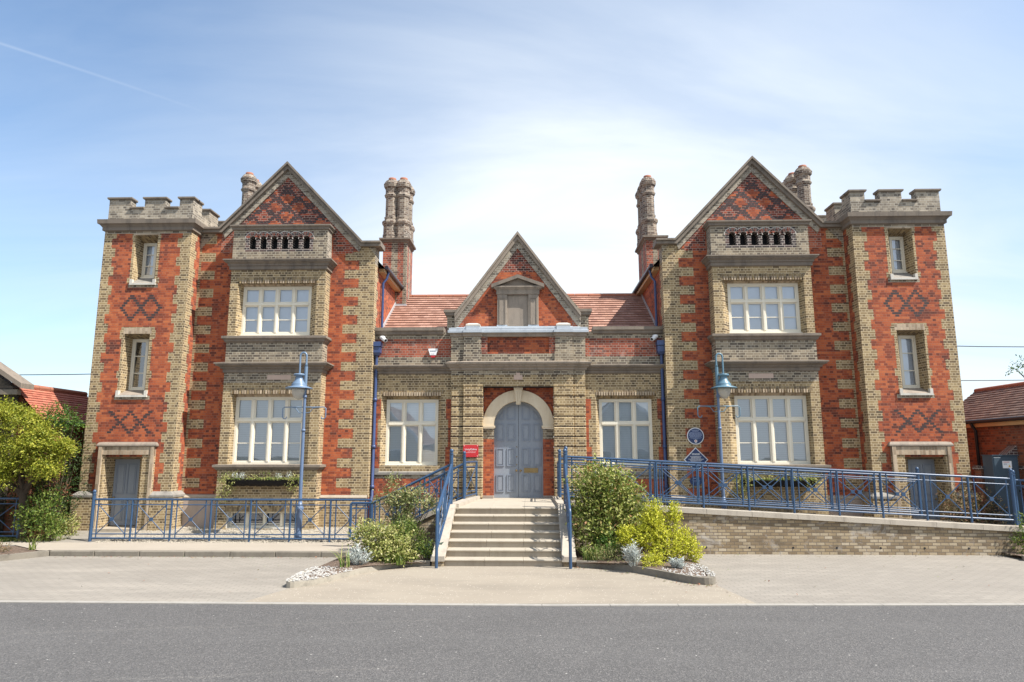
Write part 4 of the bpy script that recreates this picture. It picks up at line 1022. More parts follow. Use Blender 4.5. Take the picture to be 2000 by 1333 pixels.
# ---------------------------------------------------------------- drainpipes
def pipe(s, px):
    x = AX+s*px; y = YC-.06
    m = MB(); m.tube([(x, y, 4.55), (x, y, .98), (x+.0, y-.12, .86), (x, y-.12, .3)], .042, 'pipe_paint', 10)
    for z in (3.4, 2.2, 1.2): m.lathe([(.056, -.04), (.056, .04)], (x, y, z), 'pipe_paint', 10)
    d = m.build('drainpipe', bld)
    h = MB(); h.hexa([(x-.07, y-.08, 4.55), (x+.07, y-.08, 4.55), (x+.07, y+.06, 4.55), (x-.07, y+.06, 4.55), (x-.12, y-.13, 4.62), (x+.12, y-.13, 4.62), (x+.12, y+.06, 4.62), (x-.12, y+.06, 4.62)], 'pipe_paint')
    h.box(x-.12, x+.12, y-.13, y+.06, 4.621, 4.77, 'pipe_paint'); h.box(x-.10+s*-.03, x+.10-s*.03, y-.16, y+.06, 4.78, 4.90, 'pipe_paint')
    h.build('hopper', d)
    m = MB(); xg = AX+s*3.69; m.tube([(AX+s*3.56, YW+.75, 6.95), (AX+s*3.60, YW+.75, 6.75), (xg, YW+.72, 6.62), (xg, YW+.72, 5.2)], .035, 'pipe_paint', 8); m.build('drainpipe', bld)
pipe(-1, 3.70); pipe(1, 3.70)

# ---------------------------------------------------------------- ground
def sheet(name, polys, mat, z, kind='structure', label=None, cat=None):
    m = MB()
    for p in polys: m.face([(a, b, z if not callable(z) else z(a, b)) for a, b in p], mat)
    o = m.build(name)
    o['kind'] = kind
    if label: o['label'] = label
    if cat: o['category'] = cat
    return o
sheet('ground', [[(-900, -300), (900, -300), (900, 1500), (-900, 1500)]], 'far_ground', -.03)
RY = lambda x: 9.60 if abs(x) < 1 else 9.60+.0135*max(0, x-1)**1.15*1.1+.004*max(0, -1-x)   # the road edge bows very slightly
xs = [-60, -30, -15, -10, -7, -4, -2, 0, 2, 4, 6, 8, 10, 15, 30, 60]
def redge(x): return 9.58+(.010*x if x < 0 else .035*x)*(-1 if x < 0 else 1)*(1 if x > 0 else .35*1)
sheet('road', [[(a, -60), (b, -60), (b, redge(b)), (a, redge(a))] for a, b in zip(xs, xs[1:])], 'asphalt', 0)
m = MB()
x = -20.0
while x < 20:
    e = min(x+.915, 20); g = .006
    m.hexa([(x+g, redge(x+g), -.02), (e, redge(e), -.02), (e, redge(e)+.11, -.02), (x+g, redge(x+g)+.11, -.02), (x+g, redge(x+g), .012), (e, redge(e), .012), (e, redge(e)+.11, .012), (x+g, redge(x+g)+.11, .012)], 'edging'); x = e
o = m.build('kerb_edging'); o['kind'] = 'structure'
re = lambda x: redge(x)+.105
XL0, XL1, XR1, XR0 = -3.95, -3.70, 2.83, 3.05
sheet('parking_paving', [[(a, re(a)), (b, re(b)), (b, 13.95), (a, 13.95)] for a, b in ((-20, -12), (-12, -7), (-7, -4.2))]+[[(-4.2, re(-4.2)), (-3.95, re(-3.95)), (-3.64, 10.75), (-3.75, 13.95), (-4.2, 13.95)]]
      + [[(3.05, re(3.05)), (4, re(4)), (4, 14.9), (2.9, 14.9), (2.85, 11.2)]]+[[(a, re(a)), (b, re(b)), (b, 15.6), (a, 15.6)] for a, b in ((4, 7), (7, 10), (10, 20))], 'block_paving', .006)
sheet('driveway', [[(-3.955, re(-3.95)), (-1, re(-1)), (3.045, re(3.05)), (2.845, 11.2), (2.0, 12.6), (2.0, 13.2), (-3.3, 13.2), (-3.645, 10.75)]], 'tan_tarmac', .010)
# left pavement, kerb stones, gravel bed
m = MB(); m.box(-9.62, -3.4, 14.0, 15.22, -.02, .105, 'pavement_concrete'); m.box(-30, -9.62, 14.75, 15.22, -.02, .104, 'pavement_concrete')
m.faces([(-9.62, 14.0, .1045), (-9.62, 14.75, .1045), (-11.0, 14.75, .1045), (-9.9, 13.95, .1045)], [(0, 1, 2, 3)], 'pavement_concrete')
o = m.build('pavement'); o['kind'] = 'structure'
m = MB(); x = -9.62
while x < -3.5:
    e = min(x+.91, -3.5); m.box(x+.004, e-.004, 13.86, 13.999, -.02, .11, 'kerb_face', bevel=.012); x = e
pts = [(-9.62, 13.86), (-10.0, 13.3), (-10.5, 12.85), (-11.3, 12.6), (-13, 12.5)]
for a, b in zip(pts, pts[1:]):
    d = Vector((b[0]-a[0], b[1]-a[1])).normalized(); n = Vector((d.y, -d.x))*.13
    m.hexa([(a[0], a[1], -.02), (b[0], b[1], -.02), (b[0]+n.x, b[1]+n.y, -.02), (a[0]+n.x, a[1]+n.y, -.02), (a[0], a[1], .11), (b[0], b[1], .11), (b[0]+n.x, b[1]+n.y, .11), (a[0]+n.x, a[1]+n.y, .11)], 'kerb_face')
o = m.build('kerb'); o['kind'] = 'structure'
sheet('soil', [[(-9.75, 13.95), (-9.75, 14.7), (-13, 14.7), (-13, 12.55), (-11.3, 12.65), (-10.5, 12.9), (-10.05, 13.35)]], 'soil', .09)
gz = lambda a, b: .09+(b-15.2)*.07
sheet('gravel_base', [[(-9.7, 15.22), (-3.3, 15.22), (-3.3, 17.5), (-9.7, 17.5)]], 'gravel_stones', gz)
sheet('cobbled_path', [[(-11.6, 15.22), (-9.7, 15.22), (-9.7, 17.6), (-11.2, 17.6)]], 'block_paving', lambda a, b: gz(a, b)+.0)
sheet('lawn', [[(-30, 15.22), (-11.6, 15.22), (-11.2, 17.6), (-11.2, 24), (-30, 24)]], 'grass_ground', lambda a, b: .09+min(b-15.22, 3)*.05)
sheet('yard', [[(.2, 15.9), (20, 15.9), (20, 17.5), (.2, 17.5)]], 'tan_tarmac', .02)
def pebbles(name, n, region, zf, r, mat, label):
    m = MB()
    for _ in range(n):
        x, y = region(); rr = r*random.uniform(.6, 1.25); z = zf(x, y); a = random.uniform(0, 6.28); k = random.uniform(.5, .8)
        V = [(x+rr*math.cos(a+j*math.pi/2)*(1 if j % 2 else k), y+rr*math.sin(a+j*math.pi/2)*(1 if j % 2 else k), z+rr*.3) for j in range(4)]
        m.faces(V+[(x, y, z+rr*.95), (x+rr*.1, y, z-rr*.3)], [(0, 1, 4), (1, 2, 4), (2, 3, 4), (3, 0, 4)], mat)
    o = m.build(name); o['kind'] = 'stuff'; o['label'] = label; o['category'] = 'gravel'; return o
leafmats = None
pebbles('gravel', 5200, lambda: (random.uniform(-9.65, -3.35), 15.24+random.random()**1.2*2.0), gz, .026, 'gravel_stones', 'pale stone chippings spread between the blue fence and the building')

# ---------------------------------------------------------------- planting beds beside the steps
BL = [(-1.85, 12.86), (-2.39, 12.76), (-2.99, 11.85), (-3.31, 10.95), (-3.66, 10.66), (-3.80, 10.85), (-3.78, 11.8), (-3.66, 13.86), (-3.35, 14.5), (-1.85, 14.5)]
BR = [(.80, 12.74), (1.456, 12.60), (2.11, 11.78), (2.48, 11.20), (2.79, 11.08), (2.93, 11.35), (2.98, 12.5), (3.10, 14.4), (.80, 14.4)]
def smooth(poly, it=2):
    for _ in range(it):
        o = [poly[0]]
        for a, b in zip(poly, poly[1:]): o += [(a[0]*.75+b[0]*.25, a[1]*.75+b[1]*.25), (a[0]*.25+b[0]*.75, a[1]*.25+b[1]*.75)]
        poly = o+[poly[-1]]
    return poly
def inside(p, poly):
    c = False
    for (x1, y1), (x2, y2) in zip(poly, poly[1:]+poly[:1]):
        if (y1 > p[1]) != (y2 > p[1]) and p[0] < (x2-x1)*(p[1]-y1)/(y2-y1)+x1: c = not c
    return c
def kerbline(path, name, h=.10, w=.12, side=1, tops='concrete_kerb'):
    m = MB()
    for k in range(len(path)-1):
        a, b = Vector(path[k]), Vector(path[k+1])
        def nr(i):
            p = Vector(path[max(i-1, 0)]); q = Vector(path[min(i+1, len(path)-1)]); d = (q-p).normalized(); return Vector((-d.y, d.x))*w*side
        na, nb = nr(k), nr(k+1)
        m.hexa([(*a, -.02), (*b, -.02), (*(b+nb), -.02), (*(a+na), -.02), (*a, h), (*b, h), (*(b+nb), h), (*(a+na), h)] if side > 0 else
               [(*(a+na), -.02), (*(b+nb), -.02), (*b, -.02), (*a, -.02), (*(a+na), h), (*(b+nb), h), (*b, h), (*a, h)], tops)
    o = m.build(name); o['kind'] = 'structure'; return o
kL = smooth(BL[:7], 2); kR = smooth(BR[:7], 2)
kerbline(kL, 'kerb', .095, .11, -1); kerbline(kR, 'kerb', .12, .12, 1, 'kerb_face')
sL = [p for p in smooth(BL[:7], 2)]+BL[7:]; sR = [p for p in smooth(BR[:7], 2)]+BR[7:]
def bedmound(name, poly, z0):
    m = MB(); c = (sum(p[0] for p in poly)/len(poly), sum(p[1] for p in poly)/len(poly))
    for a, b in zip(poly, poly[1:]+poly[:1]):
        i = lambda p, t: (p[0]+(c[0]-p[0])*t, p[1]+(c[1]-p[1])*t)
        for t0, t1, h0, h1 in ((0, .3, 0, .04), (.3, 1, .04, .06)):
            q = [(*i(a, t0), z0+h0), (*i(b, t0), z0+h0), (*i(b, t1), z0+h1), (*i(a, t1), z0+h1)]
            m.face(q if t1 < 1 else q[:3], 'soil')
    o = m.build(name); o['kind'] = 'structure'
bedmound('soil', sL, .06); bedmound('soil', sR, .085)
def inbed(poly, box, ymax):
    def g():
        while True:
            p = (random.uniform(box[0], box[1]), random.uniform(box[2], box[3]))
            if inside(p, poly): return p
    return g
pebbles('white_pebbles', 420, inbed(sL, (-3.80, -3.0, 10.7, 12.1), 0), lambda x, y: .098, .024, 'white_pebble', 'white pebbles at the tip of the planting bed left of the steps')
pebbles('white_pebbles', 330, inbed(sR, (2.15, 2.98, 11.2, 12.4), 0), lambda x, y: .122, .022, 'white_pebble', 'white pebbles at the tip of the planting bed right of the steps')

# ---------------------------------------------------------------- entrance steps
SX0, SX1 = -1.585, .555; NR, RIS, TR = 7, .13, .30; SY = 12.82
st = empty('entrance_steps', (-.51, SY, 0), 'pale stone flight of seven steps rising to the arched blue double doors', 'steps')
for k in range(NR):
    m = MB(); y0 = SY+k*TR; z1 = (k+1)*RIS; last = k == NR-1
    y1 = y0+TR+.02 if not last else YD-.01
    xs3 = [SX0, SX0+.80, SX0+1.46, SX1] if k % 2 else [SX0, SX0+.72, SX0+1.43, SX1]
    for a, b in zip(xs3, xs3[1:]):
        m.box(a+.002, b-.002, y0+.022, min(y1, y0+TR+.02) if not last else y0+.5, k*RIS-.02 if k else -.02, z1-.032, 'step_stone')
        m.box(a+.002, b-.002, y0-.008, y1 if not last else YC-.0, z1-.032, z1, 'tread_stone', bevel=.008)
    if last: m.box(-.33-.64, -.33+.64, YC-.0, YD+.05, z1-.1, z1-.001, 'tread_stone')
    m.build('step', st)
for (xa, xb) in ((SX0-.225, SX0-.003), (SX1+.003, SX1+.235)):
    m = MB()
    m.prism([(12.80, -.02), (14.62, -.02), (14.62, .90), (14.5, .90), (12.80, .10)], xa, xb, 'ramp_brick', axis='x')
    m.prism([(12.76, .10), (12.76, .19), (12.95, .20), (14.48, .985), (14.68, .985), (14.68, .90), (14.5, .90)], xa-.015, xb+.012, 'coping_concrete', axis='x')
    m.build('cheek_wall', st)
m = MB()
m.hexa([(-1.72, 14.62, .86), (-1.52, 14.62, .86), (-1.28, YP+.0, .86), (-1.5, YP, .86), (-1.72, 14.62, .99), (-1.52, 14.62, .99), (-1.28, YP, .99), (-1.5, YP, .99)], 'coping_concrete')
m.build('landing_kerb', st)
m = MB()
m.hexa([(.56, 14.69, .86), (.70, 14.69, .86), (.72, YP, .86), (.52, YP, .86), (.56, 14.69, .98), (.70, 14.69, .98), (.72, YP, .98), (.52, YP, .98)], 'coping_concrete')
m.box(-1.75, .75, 14.7, 17.42, .02, .86, 'ramp_brick')
m.build('landing_base', st)

# ---------------------------------------------------------------- side flight on the left
sf = empty('side_steps', (-2.5, 15.2, 0), 'short brick flight with sloping concrete coping, climbing from the gravel to the landing', 'steps')
m = MB(); m.prism([(-3.35, 0), (-1.78, 0), (-1.78, .86), (-1.85, .86), (-3.35, .12)], 14.48, 14.68, 'ramp_brick'); m.build('side_wall', sf); m = MB(); m.prism([(-3.4, .02), (-1.75, .02), (-1.75, .86), (-3.4, .12)], 16.1, 16.3, 'ramp_brick'); m.build('side_wall', sf)
m = MB(); m.strip([(-3.42, .20), (-1.82, .985)], [(-3.42, .10), (-1.82, .885)], 14.44, 14.72, 'coping_concrete'); m.build('coping', sf); m = MB(); m.strip([(-3.42, .20), (-1.76, .985)], [(-3.42, .10), (-1.76, .885)], 16.08, 16.32, 'coping_concrete'); m.build('coping', sf)
for k in range(6):
    m = MB(); m.box(-3.35+k*.27, -1.75, 14.69, 16.09, .0, .1+(k+1)*.13, 'step_stone'); m.build('step', sf)

# ---------------------------------------------------------------- ramp on the right
rp = empty('ramp', (5.5, 15.4, 0), 'long pedestrian ramp behind a yellow brick retaining wall with concrete coping', 'ramp')
ZC = lambda x: .955-.0535*(x-2.6)
RY0 = 14.50
X0, X1 = .82, 10.3
m = MB()
n = 12
paintwall(m, X0, X1, -.02, 1.1, 'ramp_brick', [], lambda a, b: (a, RY0, b), [(.0535, 1, .955-.10+.0535*2.6)])
m.face([(X1, RY0, -.02), (X1, RY0+.2, -.02), (X1, RY0+.2, ZC(X1)-.1), (X1, RY0, ZC(X1)-.1)], 'ramp_brick')
m.face([(X0, RY0+.25, 0), (X1, RY0+.25, 0), (X1, RY0+.25, ZC(X1)-.1), (X0, RY0+.25, ZC(X0)-.1)], 'ramp_brick')
x = 3.3
while x < 10: m.lathe([(.022, 0), (.022, .01)], (0, 0, 0), 'black_metal', 8) if False else None; x += .9
m.build('retaining_wall', rp)
m = MB(); x = X0; k = 0
while x < X1:
    e = min(x+.92, X1); m.hexa([(x+.003, RY0-.05, ZC(x)-.10), (e-.003, RY0-.05, ZC(e)-.10), (e-.003, RY0+.30, ZC(e)-.10), (x+.003, RY0+.30, ZC(x)-.10), (x+.003, RY0-.05, ZC(x)), (e-.003, RY0-.05, ZC(e)), (e-.003, RY0+.30, ZC(e)+.004), (x+.003, RY0+.30, ZC(x)+.004)], 'coping_concrete'); x = e
m.build('coping', rp)
m = MB(); m.hexa([(.72, 14.8, 0), (X1, 14.8, 0), (X1, 16.35, 0), (.72, 16.35, 0), (.72, 14.8, .905), (X1, 14.8, ZC(X1)-.06), (X1, 16.35, ZC(X1)-.06), (.72, 16.35, .905)], 'tan_tarmac'); m.build('ramp_surface', rp)
for i in range(8):
    m = MB(); xx = 3.55+i*.875; m.tube([(xx, RY0-.004, .14), (xx, RY0+.05, .14)], .021, 'black_metal', 10); m.build('weep_hole', rp)

# ---------------------------------------------------------------- railings
def post(m, p, h, r=.022, ball=0, mat='rail_paint'):
    x, y, z = p
    m.tube([(x, y, z), (x, y, z+h)], r, mat, 10)
    if ball: m.lathe([(r, 0), (r*1.35, .012), (r*.7, .028), (ball*.75, .04), (ball, .07), (ball*.75, .10), (ball*.3, .115), (.001, .118)], (x, y, z+h), mat, 12)
def railing(root, A, B, h, posts=(True, True), newel=(False, False), inset=.16, drop=(.0, .0), rr=.024, postfoot=0, top=True):
    """one bay between A and B (points on the coping), rails follow the slope"""
    A, B = Vector(A), Vector(B); d = B-A; L = d.length
    up = Vector((0, 0, 1)); P = lambda t, z: A+d*t+up*z
    for k, (t, on) in enumerate(((0, posts[0]), (1, posts[1]))):
        if on:
            m = MB(); p = P(t, -postfoot)
            if newel[k]: post(m, p, h+.10+postfoot, .036, .042)
            else: post(m, p, h+postfoot-.01, .022)
            m.build('post', root)
    if top:
        m = MB(); m.tube([P(0, h), P(1, h)], rr, 'rail_paint', 10); m.build('handrail', root)
    m = MB(); z2 = h-.115; z3 = .165; z4 = .075
    for z, r in ((z2, .0125), (z3, .0125), (z4, .019)): m.tube([P(0, z), P(1, z)], r, 'rail_paint', 8)
    t0, t1 = inset/max(L, .01)*.75, 1-inset/max(L, .01)*.75
    for t in (t0, t1): m.tube([P(t, z4), P(t, h)], .0135, 'rail_paint', 8)
    m.tube([P(t0, z2), P(t1, z3)], .0105, 'rail_paint', 6); m.tube([P(t0, z3), P(t1, z2)], .0105, 'rail_paint', 6)
    c = P(.5, (z2+z3)/2); n = d.cross(up).normalized()
    m.tube([c-n*.016, c+n*.016], .042, 'rail_paint', 14)
    m.build('panel', root)
# left fence
fl = empty('fence', (-6.6, 15.4, .1), 'low blue metal fence with crossed bars in front of the left wing', 'fence')
NF = 7; fx = [-9.80+k*.892 for k in range(NF+1)]
for k in range(NF):
    railing(fl, (fx[k], 15.4, .10), (fx[k+1], 15.4, .10), .915, (True, k == NF-1), (k == 0, False))
fe = empty('fence', (-11.9, 15.4, .1), 'end of a low blue metal fence at the left edge, beside the tree', 'fence')
railing(fe, (-11.55, 15.55, .12), (-12.6, 15.55, .12), .90, (True, True), (True, False)); railing(fe, (-12.6, 15.55, .12), (-13.6, 15.55, .12), .90, (False, True))
# ramp railings
r1 = empty('ramp_railing', (5.5, 14.68, .5), 'blue metal railing with crossed bars along the outer edge of the ramp', 'railing')
rx = [.73, 1.68, 2.62, 3.58, 4.52, 5.44, 6.36, 7.25, 8.14, 9.03, 9.92]
ZR = lambda x: .965-.0495*(x-2.6)
for k in range(len(rx)-1):
    a, b = rx[k], rx[k+1]
    railing(r1, (a, 14.68, ZR(a)-.0), (b, 14.68, ZR(b)), .905, (True, k == len(rx)-2), (k == 0, k == len(rx)-2), postfoot=.02)
r2 = empty('ramp_railing', (5.5, 16.2, .5), 'second blue metal railing along the inner side of the ramp, nearer the wall', 'railing')
rx2 = [.66, 1.85, 2.85, 3.85, 4.85, 5.85, 6.85, 7.85, 8.85]
for k in range(len(rx2)-1):
    a, b = rx2[k], rx2[k+1]
    railing(r2, (a, 16.2, ZR(a)-.03), (b, 16.2, ZR(b)-.03), .88, (True, k == len(rx2)-2), (k == 0, k == len(rx2)-2))
r3 = empty('railing', (10.6, 14.9, .5), 'blue metal railing running off the right edge past the ramp foot', 'railing')
railing(r3, (10.25, 15.1, .56), (11.4, 14.9, .56), .905, (True, True), (True, False), postfoot=.3)
# stair rails
def stair_rail(x, xt, label):
    e = empty('stair_railing', (x, 12.7, 0), label, 'railing')
    yb, yt = 12.60, 14.58; zt = 1.80; zb = 1.00
    m = MB(); m.tube([(x, yb, .0), (x, yb, .97), (x, yb+.012, 1.0), (x, yb+.04, 1.03)], .028, 'rail_paint', 12); m.build('post', e)
    m = MB(); post(m, (xt, yt, .95), 1.06, .038, .045); m.build('newel', e)
    A = Vector((x, yb+.03, 1.02)); B = Vector((xt, yt, zt))
    m = MB(); m.tube([A, B], .028, 'rail_paint', 12); m.build('handrail', e)
    for (s0, s1) in ((.03, .5), (.5, .97)):
        m = MB(); P = lambda t, dz: A+(B-A)*t+Vector((0, 0, -dz))
        for dz, r in ((.115, .0125), (.62, .0125), (.70, .018)): m.tube([P(s0, dz), P(s1, dz)], r, 'rail_paint', 8)
        for t in (s0+.01, s0+.07, s1-.07, s1-.01): m.tube([P(t, 0), P(t, .70)], .0135, 'rail_paint', 8)
        m.tube([P(s0+.07, .115), P(s1-.07, .62)], .0105, 'rail_paint', 6); m.tube([P(s0+.07, .62), P(s1-.07, .115)], .0105, 'rail_paint', 6)
        c = P((s0+s1)/2, .37); m.tube([c-Vector((.016, 0, 0)), c+Vector((.016, 0, 0))], .042, 'rail_paint', 14)
        m.build('panel', e)
stair_rail(-1.70, -1.685, 'blue metal stair railing on the left side of the entrance steps')
stair_rail(.685, .705, 'blue metal stair railing on the right side of the entrance steps')
# side flight rails
def flight_rail(y, xb, xt, label, tail):
    e = empty('stair_railing', ((xb+xt)/2, y, .3), label, 'railing')
    zb, zt = 1.0, 1.80
    A = Vector((xb, y, zb)); B = Vector((xt, y, zt))
    m = MB(); m.tube([(xb-tail, y, .30), (xb-tail, y, zb-.02), (xb-tail+.02, y, zb), A, B], .028, 'rail_paint', 12); m.build('handrail', e)
    m = MB(); m.tube([(xb-.02, y, .1), (xb-.02, y, zb-.02)], .036, 'rail_paint', 10); m.build('post', e)
    for (s0, s1) in ((.03, .35), (.35, .66), (.66, .97)):
        m = MB(); P = lambda t, dz: A+(B-A)*t+Vector((0, 0, -dz))
        for dz, r in ((.115, .0125), (.66, .0125), (.75, .02)): m.tube([P(s0, dz), P(s1, dz)], r, 'rail_paint', 8)
        for t in (s0, s0+.06, s1-.06): m.tube([P(t, 0), P(t, .78)], .0135 if t > s0 else .02, 'rail_paint', 8)
        m.tube([P(s0+.06, .115), P(s1-.06, .66)], .0105, 'rail_paint', 6); m.tube([P(s0+.06, .66), P(s1-.06, .115)], .0105, 'rail_paint', 6)
        c = P((s0+s1)/2, .39); m.tube([c-Vector((0, .016, 0)), c+Vector((0, .016, 0))], .042, 'rail_paint', 14)
        m.build('panel', e)
    m = MB()
    if tail > .1:
        for z in (.30, .40, .885): m.tube([(xb-tail, y, z), (xb, y, z)], .0125, 'rail_paint', 8)
        for x in (xb-tail*.75, xb-tail*.25): m.tube([(x, y, .3), (x, y, zb)], .0125, 'rail_paint', 8)
        m.build('panel', e)
    return e
flight_rail(14.6, -3.33, -1.69, 'blue sloping handrail on the near side of the side flight, behind the twiggy shrub', .46)
e = flight_rail(16.2, -3.15, -1.57, 'blue sloping handrail on the far side of the side flight, nearer the window', .05)
m = MB(); post(m, (-1.57, 16.2, .95), 1.02, .036, .042); m.build('newel', e)
lr = empty('landing_railing', (-1.5, 16.8, .95), 'short blue railing panel between the landing newel and the portal, below the red sign', 'railing')
railing(lr, (-1.555, 16.22, .97), (-1.37, 17.36, .97), .86, (False, True), inset=.10)
lr = empty('landing_railing', (.65, 16.9, .95), 'short blue railing panel right of the entrance doors, seen edge on', 'railing')
railing(lr, (.655, 16.22, .96), (.66, 17.36, .96), .86, (False, True), inset=.10)

# ---------------------------------------------------------------- street lamps
def lamp(x, y, z0, tilt, side, label, mat, pm):
    e = empty('street_lamp', (x, y, z0), label, 'street lamp', 'old fashioned blue street lamps')
    T = 4.26    # top of the pole
    tp = lambda z: (x+tilt*z, y, z0+z)
    m = MB(); m.lathe([(.075, 0), (.075, .12), (.066, .16), (.066, .66), (.085, .69), (.085, .73), (.05, .78), (.042, .86)], (x, y, z0), pm, 14)
    m.tube([tp(.8), tp(2.45), tp(2.5), tp(T-.55)], [.041, .037, .033, .031], pm, 12)
    for z in (2.45, 3.22): m.lathe([(.045, -.03), (.048, 0), (.045, .03)], tp(z), pm, 12)
    m.build('pole', e)
    hx = x+tilt*3.3+side*.15
    m = MB(); p0 = tp(T-.75); ax = p0[0]
    pts = [tp(T-.85)]
    R_ = .0
    top = z0+T-.02
    xs_, xe_ = tp(T-.4)[0], hx
    cxm = (xs_+xe_)/2; rad = abs(xe_-xs_)/2
    pts += [(xs_, y, top-rad-.02)]
    for k in range(9):
        a = math.pi*k/8; pts.append((cxm+(xs_-cxm)*math.cos(a), y, top-rad+rad*math.sin(a)*1.15))
    pts += [(xe_, y, z0+3.75)]
    m.tube(pts, .022, mat, 10); m.build('swan_neck', e)
    m = MB(); m.tube([(xs_, y, z0+3.35), (xs_, y, z0+3.92)], .04, mat, 8); m.lathe([(.04, 0), (.02, .09), (.002, .13)], (xs_, y, z0+3.92), mat, 8); m.build('control_box', e)
    m = MB(); m.lathe([(.03, .30), (.125, .29), (.135, .275), (.13, .245), (.085, .235), (.085, .20), (.105, .14), (.15, .075), (.175, .04), (.165, .01), (.30, -.035), (.31, -.05), (.30, -.055), (.10, -.03)], (hx, y, z0+3.46), mat, 24); hd = m.build('lamp_head', e)
    m = MB(); m.lathe([(.158, .0), (.162, -.06), (.15, -.14), (.115, -.215), (.06, -.265), (.012, -.285)], (hx, y, z0+3.435), 'lamp_glass', 20); m.build('glass_bowl', hd)
    m = MB(); zb = z0+2.98; xb = tp(2.98)[0]
    for s in (-1, 1):
        m.tube([(xb, y, zb), (xb+s*.46, y, zb), (xb+s*.50, y, zb-.03), (xb+s*.50, y, zb-.22), (xb+s*.47, y, zb-.265), (xb+s*.42, y, zb-.265), (xb+s*.40, y, zb-.22)], .0125, mat, 8)
        m.tube([(xb, y, zb-.13), (xb+s*.12, y, zb-.13), (xb+s*.2, y, zb-.02), (xb+s*.28, y, zb-.005)], .010, mat, 6)
    m.build('ladder_rest', e)
lamp(-5.20, 15.6, .10, -.004, -1, 'blue swan neck street lamp standing in the gravel before the left wing', 'lamp_paint', 'pole_paint')
lamp(4.50, 16.52, .17, -.004, 1, 'teal blue swan neck street lamp behind the ramp railing, right wing', 'lamp_paint_faded', 'pole_paint')

# ---------------------------------------------------------------- signs, alarm, cameras, planters
def text(name, s, loc, size, mat, parent, align='CENTER', rot=(R(90), 0, 0)):
    cu = bpy.data.curves.new(name, 'FONT'); cu.body = s; cu.size = size; cu.align_x = align; cu.extrude = .0015; cu.materials.append(M[mat])
    o = bpy.data.objects.new(name, cu); COL.objects.link(o); o.parent = parent; o.location = Vector(loc)-Vector(parent['_w']); o.rotation_euler = rot
    bpy.context.view_layer.update(); dg = bpy.context.evaluated_depsgraph_get(); me = bpy.data.meshes.new_from_object(o.evaluated_get(dg)); q = bpy.data.objects.new(name, me); COL.objects.link(q); q.parent = parent; q.location = o.location; q.rotation_euler = rot; bpy.data.objects.remove(o); bpy.data.curves.remove(cu); q.name = name; return q
def words(m, x, z, w, y, h, mat, seed):
    rnd = random.Random(seed); a = x-w/2
    while a < x+w/2-.004:
        l = min(rnd.uniform(.012, .034), x+w/2-a); m.box(a, a+l, y-.0015, y, z-h/2, z+h/2, mat); a += l+.007
y = YP-.035
sg = empty('sign', (-1.52, y, 1.94), 'glossy red rectangular sign with white lettering on the portal pier', 'sign')
m = MB(); m.box(-1.72, -1.335, y-.012, y, 1.94, 2.245, 'sign_red', bevel=.003); m.build('board', sg)
m = MB()
for xx in (-1.695, -1.36):
    for zz in (1.965, 2.22): m.lathe([(.009, 0), (.009, .004), (.004, .007)], (0, 0, 0), 'white_plastic', 8) if False else m.sphere((xx, y-.013, zz), .009, 'white_plastic', 8)
m.build('screw', sg)
text('lettering', 'UnityOnline', (-1.527, y-.0135, 2.115), .062, 'sign_white', sg)
m = MB(); words(m, -1.50, 2.085, .21, y-.0125, .009, 'sign_pink', 3); words(m, -1.52, 2.055, .23, y-.0125, .014, 'sign_pink', 4); m.build('small_lettering', sg)
# blue plaques on the right wing
yq = YW-.0
pc = (4.09, 2.46)
sg = empty('plaque', (pc[0], yq, pc[1]), 'round dark blue plaque with white rim and crest, on the right wing', 'plaque')
def disc(m, c, r, y0, y1, mat, n=48): m.tube([(c[0], y1, c[1]), (c[0], y0, c[1])], r, mat, n, True, False)
X = AX+0
px = 4.09; pz = 2.46
m = MB(); disc(m, (px, pz), .208, yq-.022, yq-.001, 'sign_white'); m.build('rim', sg)
m = MB(); disc(m, (px, pz), .190, yq-.025, yq-.0215, 'sign_blue'); m.build('disc', sg)
m = MB(); 
for k, (dz, w, h) in enumerate(((.145, .19, .016), (.118, .15, .016), (.085, .27, .013), (.062, .31, .013), (.039, .32, .013), (.016, .32, .013), (-.007, .28, .013), (-.030, .31, .013), (-.058, .25, .008), (-.072, .13, .007))): words(m, px, pz+dz, w, yq-.0255, h, 'sign_text', k+10)
m.build('lettering', sg)
m = MB(); disc(m, (px, pz-.125), .036, yq-.028, yq-.0251, 'sign_white', 20); m.prism([(px-.016, pz-.155), (px+.016, pz-.155), (px, pz-.182)], yq-.028, yq-.0251, 'sign_white'); disc(m, (px, pz-.122), .018, yq-.030, yq-.0281, 'warning_red', 12); m.build('crest', sg)
dx_, dz_ = 4.077, 1.88
sg = empty('plaque', (dx_, yq, dz_), 'dark blue diamond plaque with white border, just above the ramp railing', 'plaque')
def diamond(m, c, r, y0, y1, mat): m.prism([(c[0]-r, c[1]), (c[0], c[1]-r), (c[0]+r, c[1]), (c[0], c[1]+r)], y0, y1, mat)
m = MB(); diamond(m, (dx_, dz_), .30, yq-.02, yq-.001, 'sign_white'); m.build('border', sg)
m = MB(); diamond(m, (dx_, dz_), .274, yq-.023, yq-.0195, 'sign_blue'); m.build('panel', sg)
m = MB()
for k, (dz, w, h) in enumerate(((.145, .20, .014), (.122, .19, .014), (.08, .28, .011), (.058, .24, .011), (.036, .24, .011), (.012, .38, .011), (-.012, .3, .011), (-.036, .26, .011), (-.07, .22, .009))): words(m, dx_, dz_+dz, w, yq-.0235, h, 'sign_white', k+40)
m.build('lettering', sg)
sg = empty('plaque', (4.055, yq, 1.36), 'small oval dark blue plaque on a red brick patch, behind the ramp railing', 'plaque')
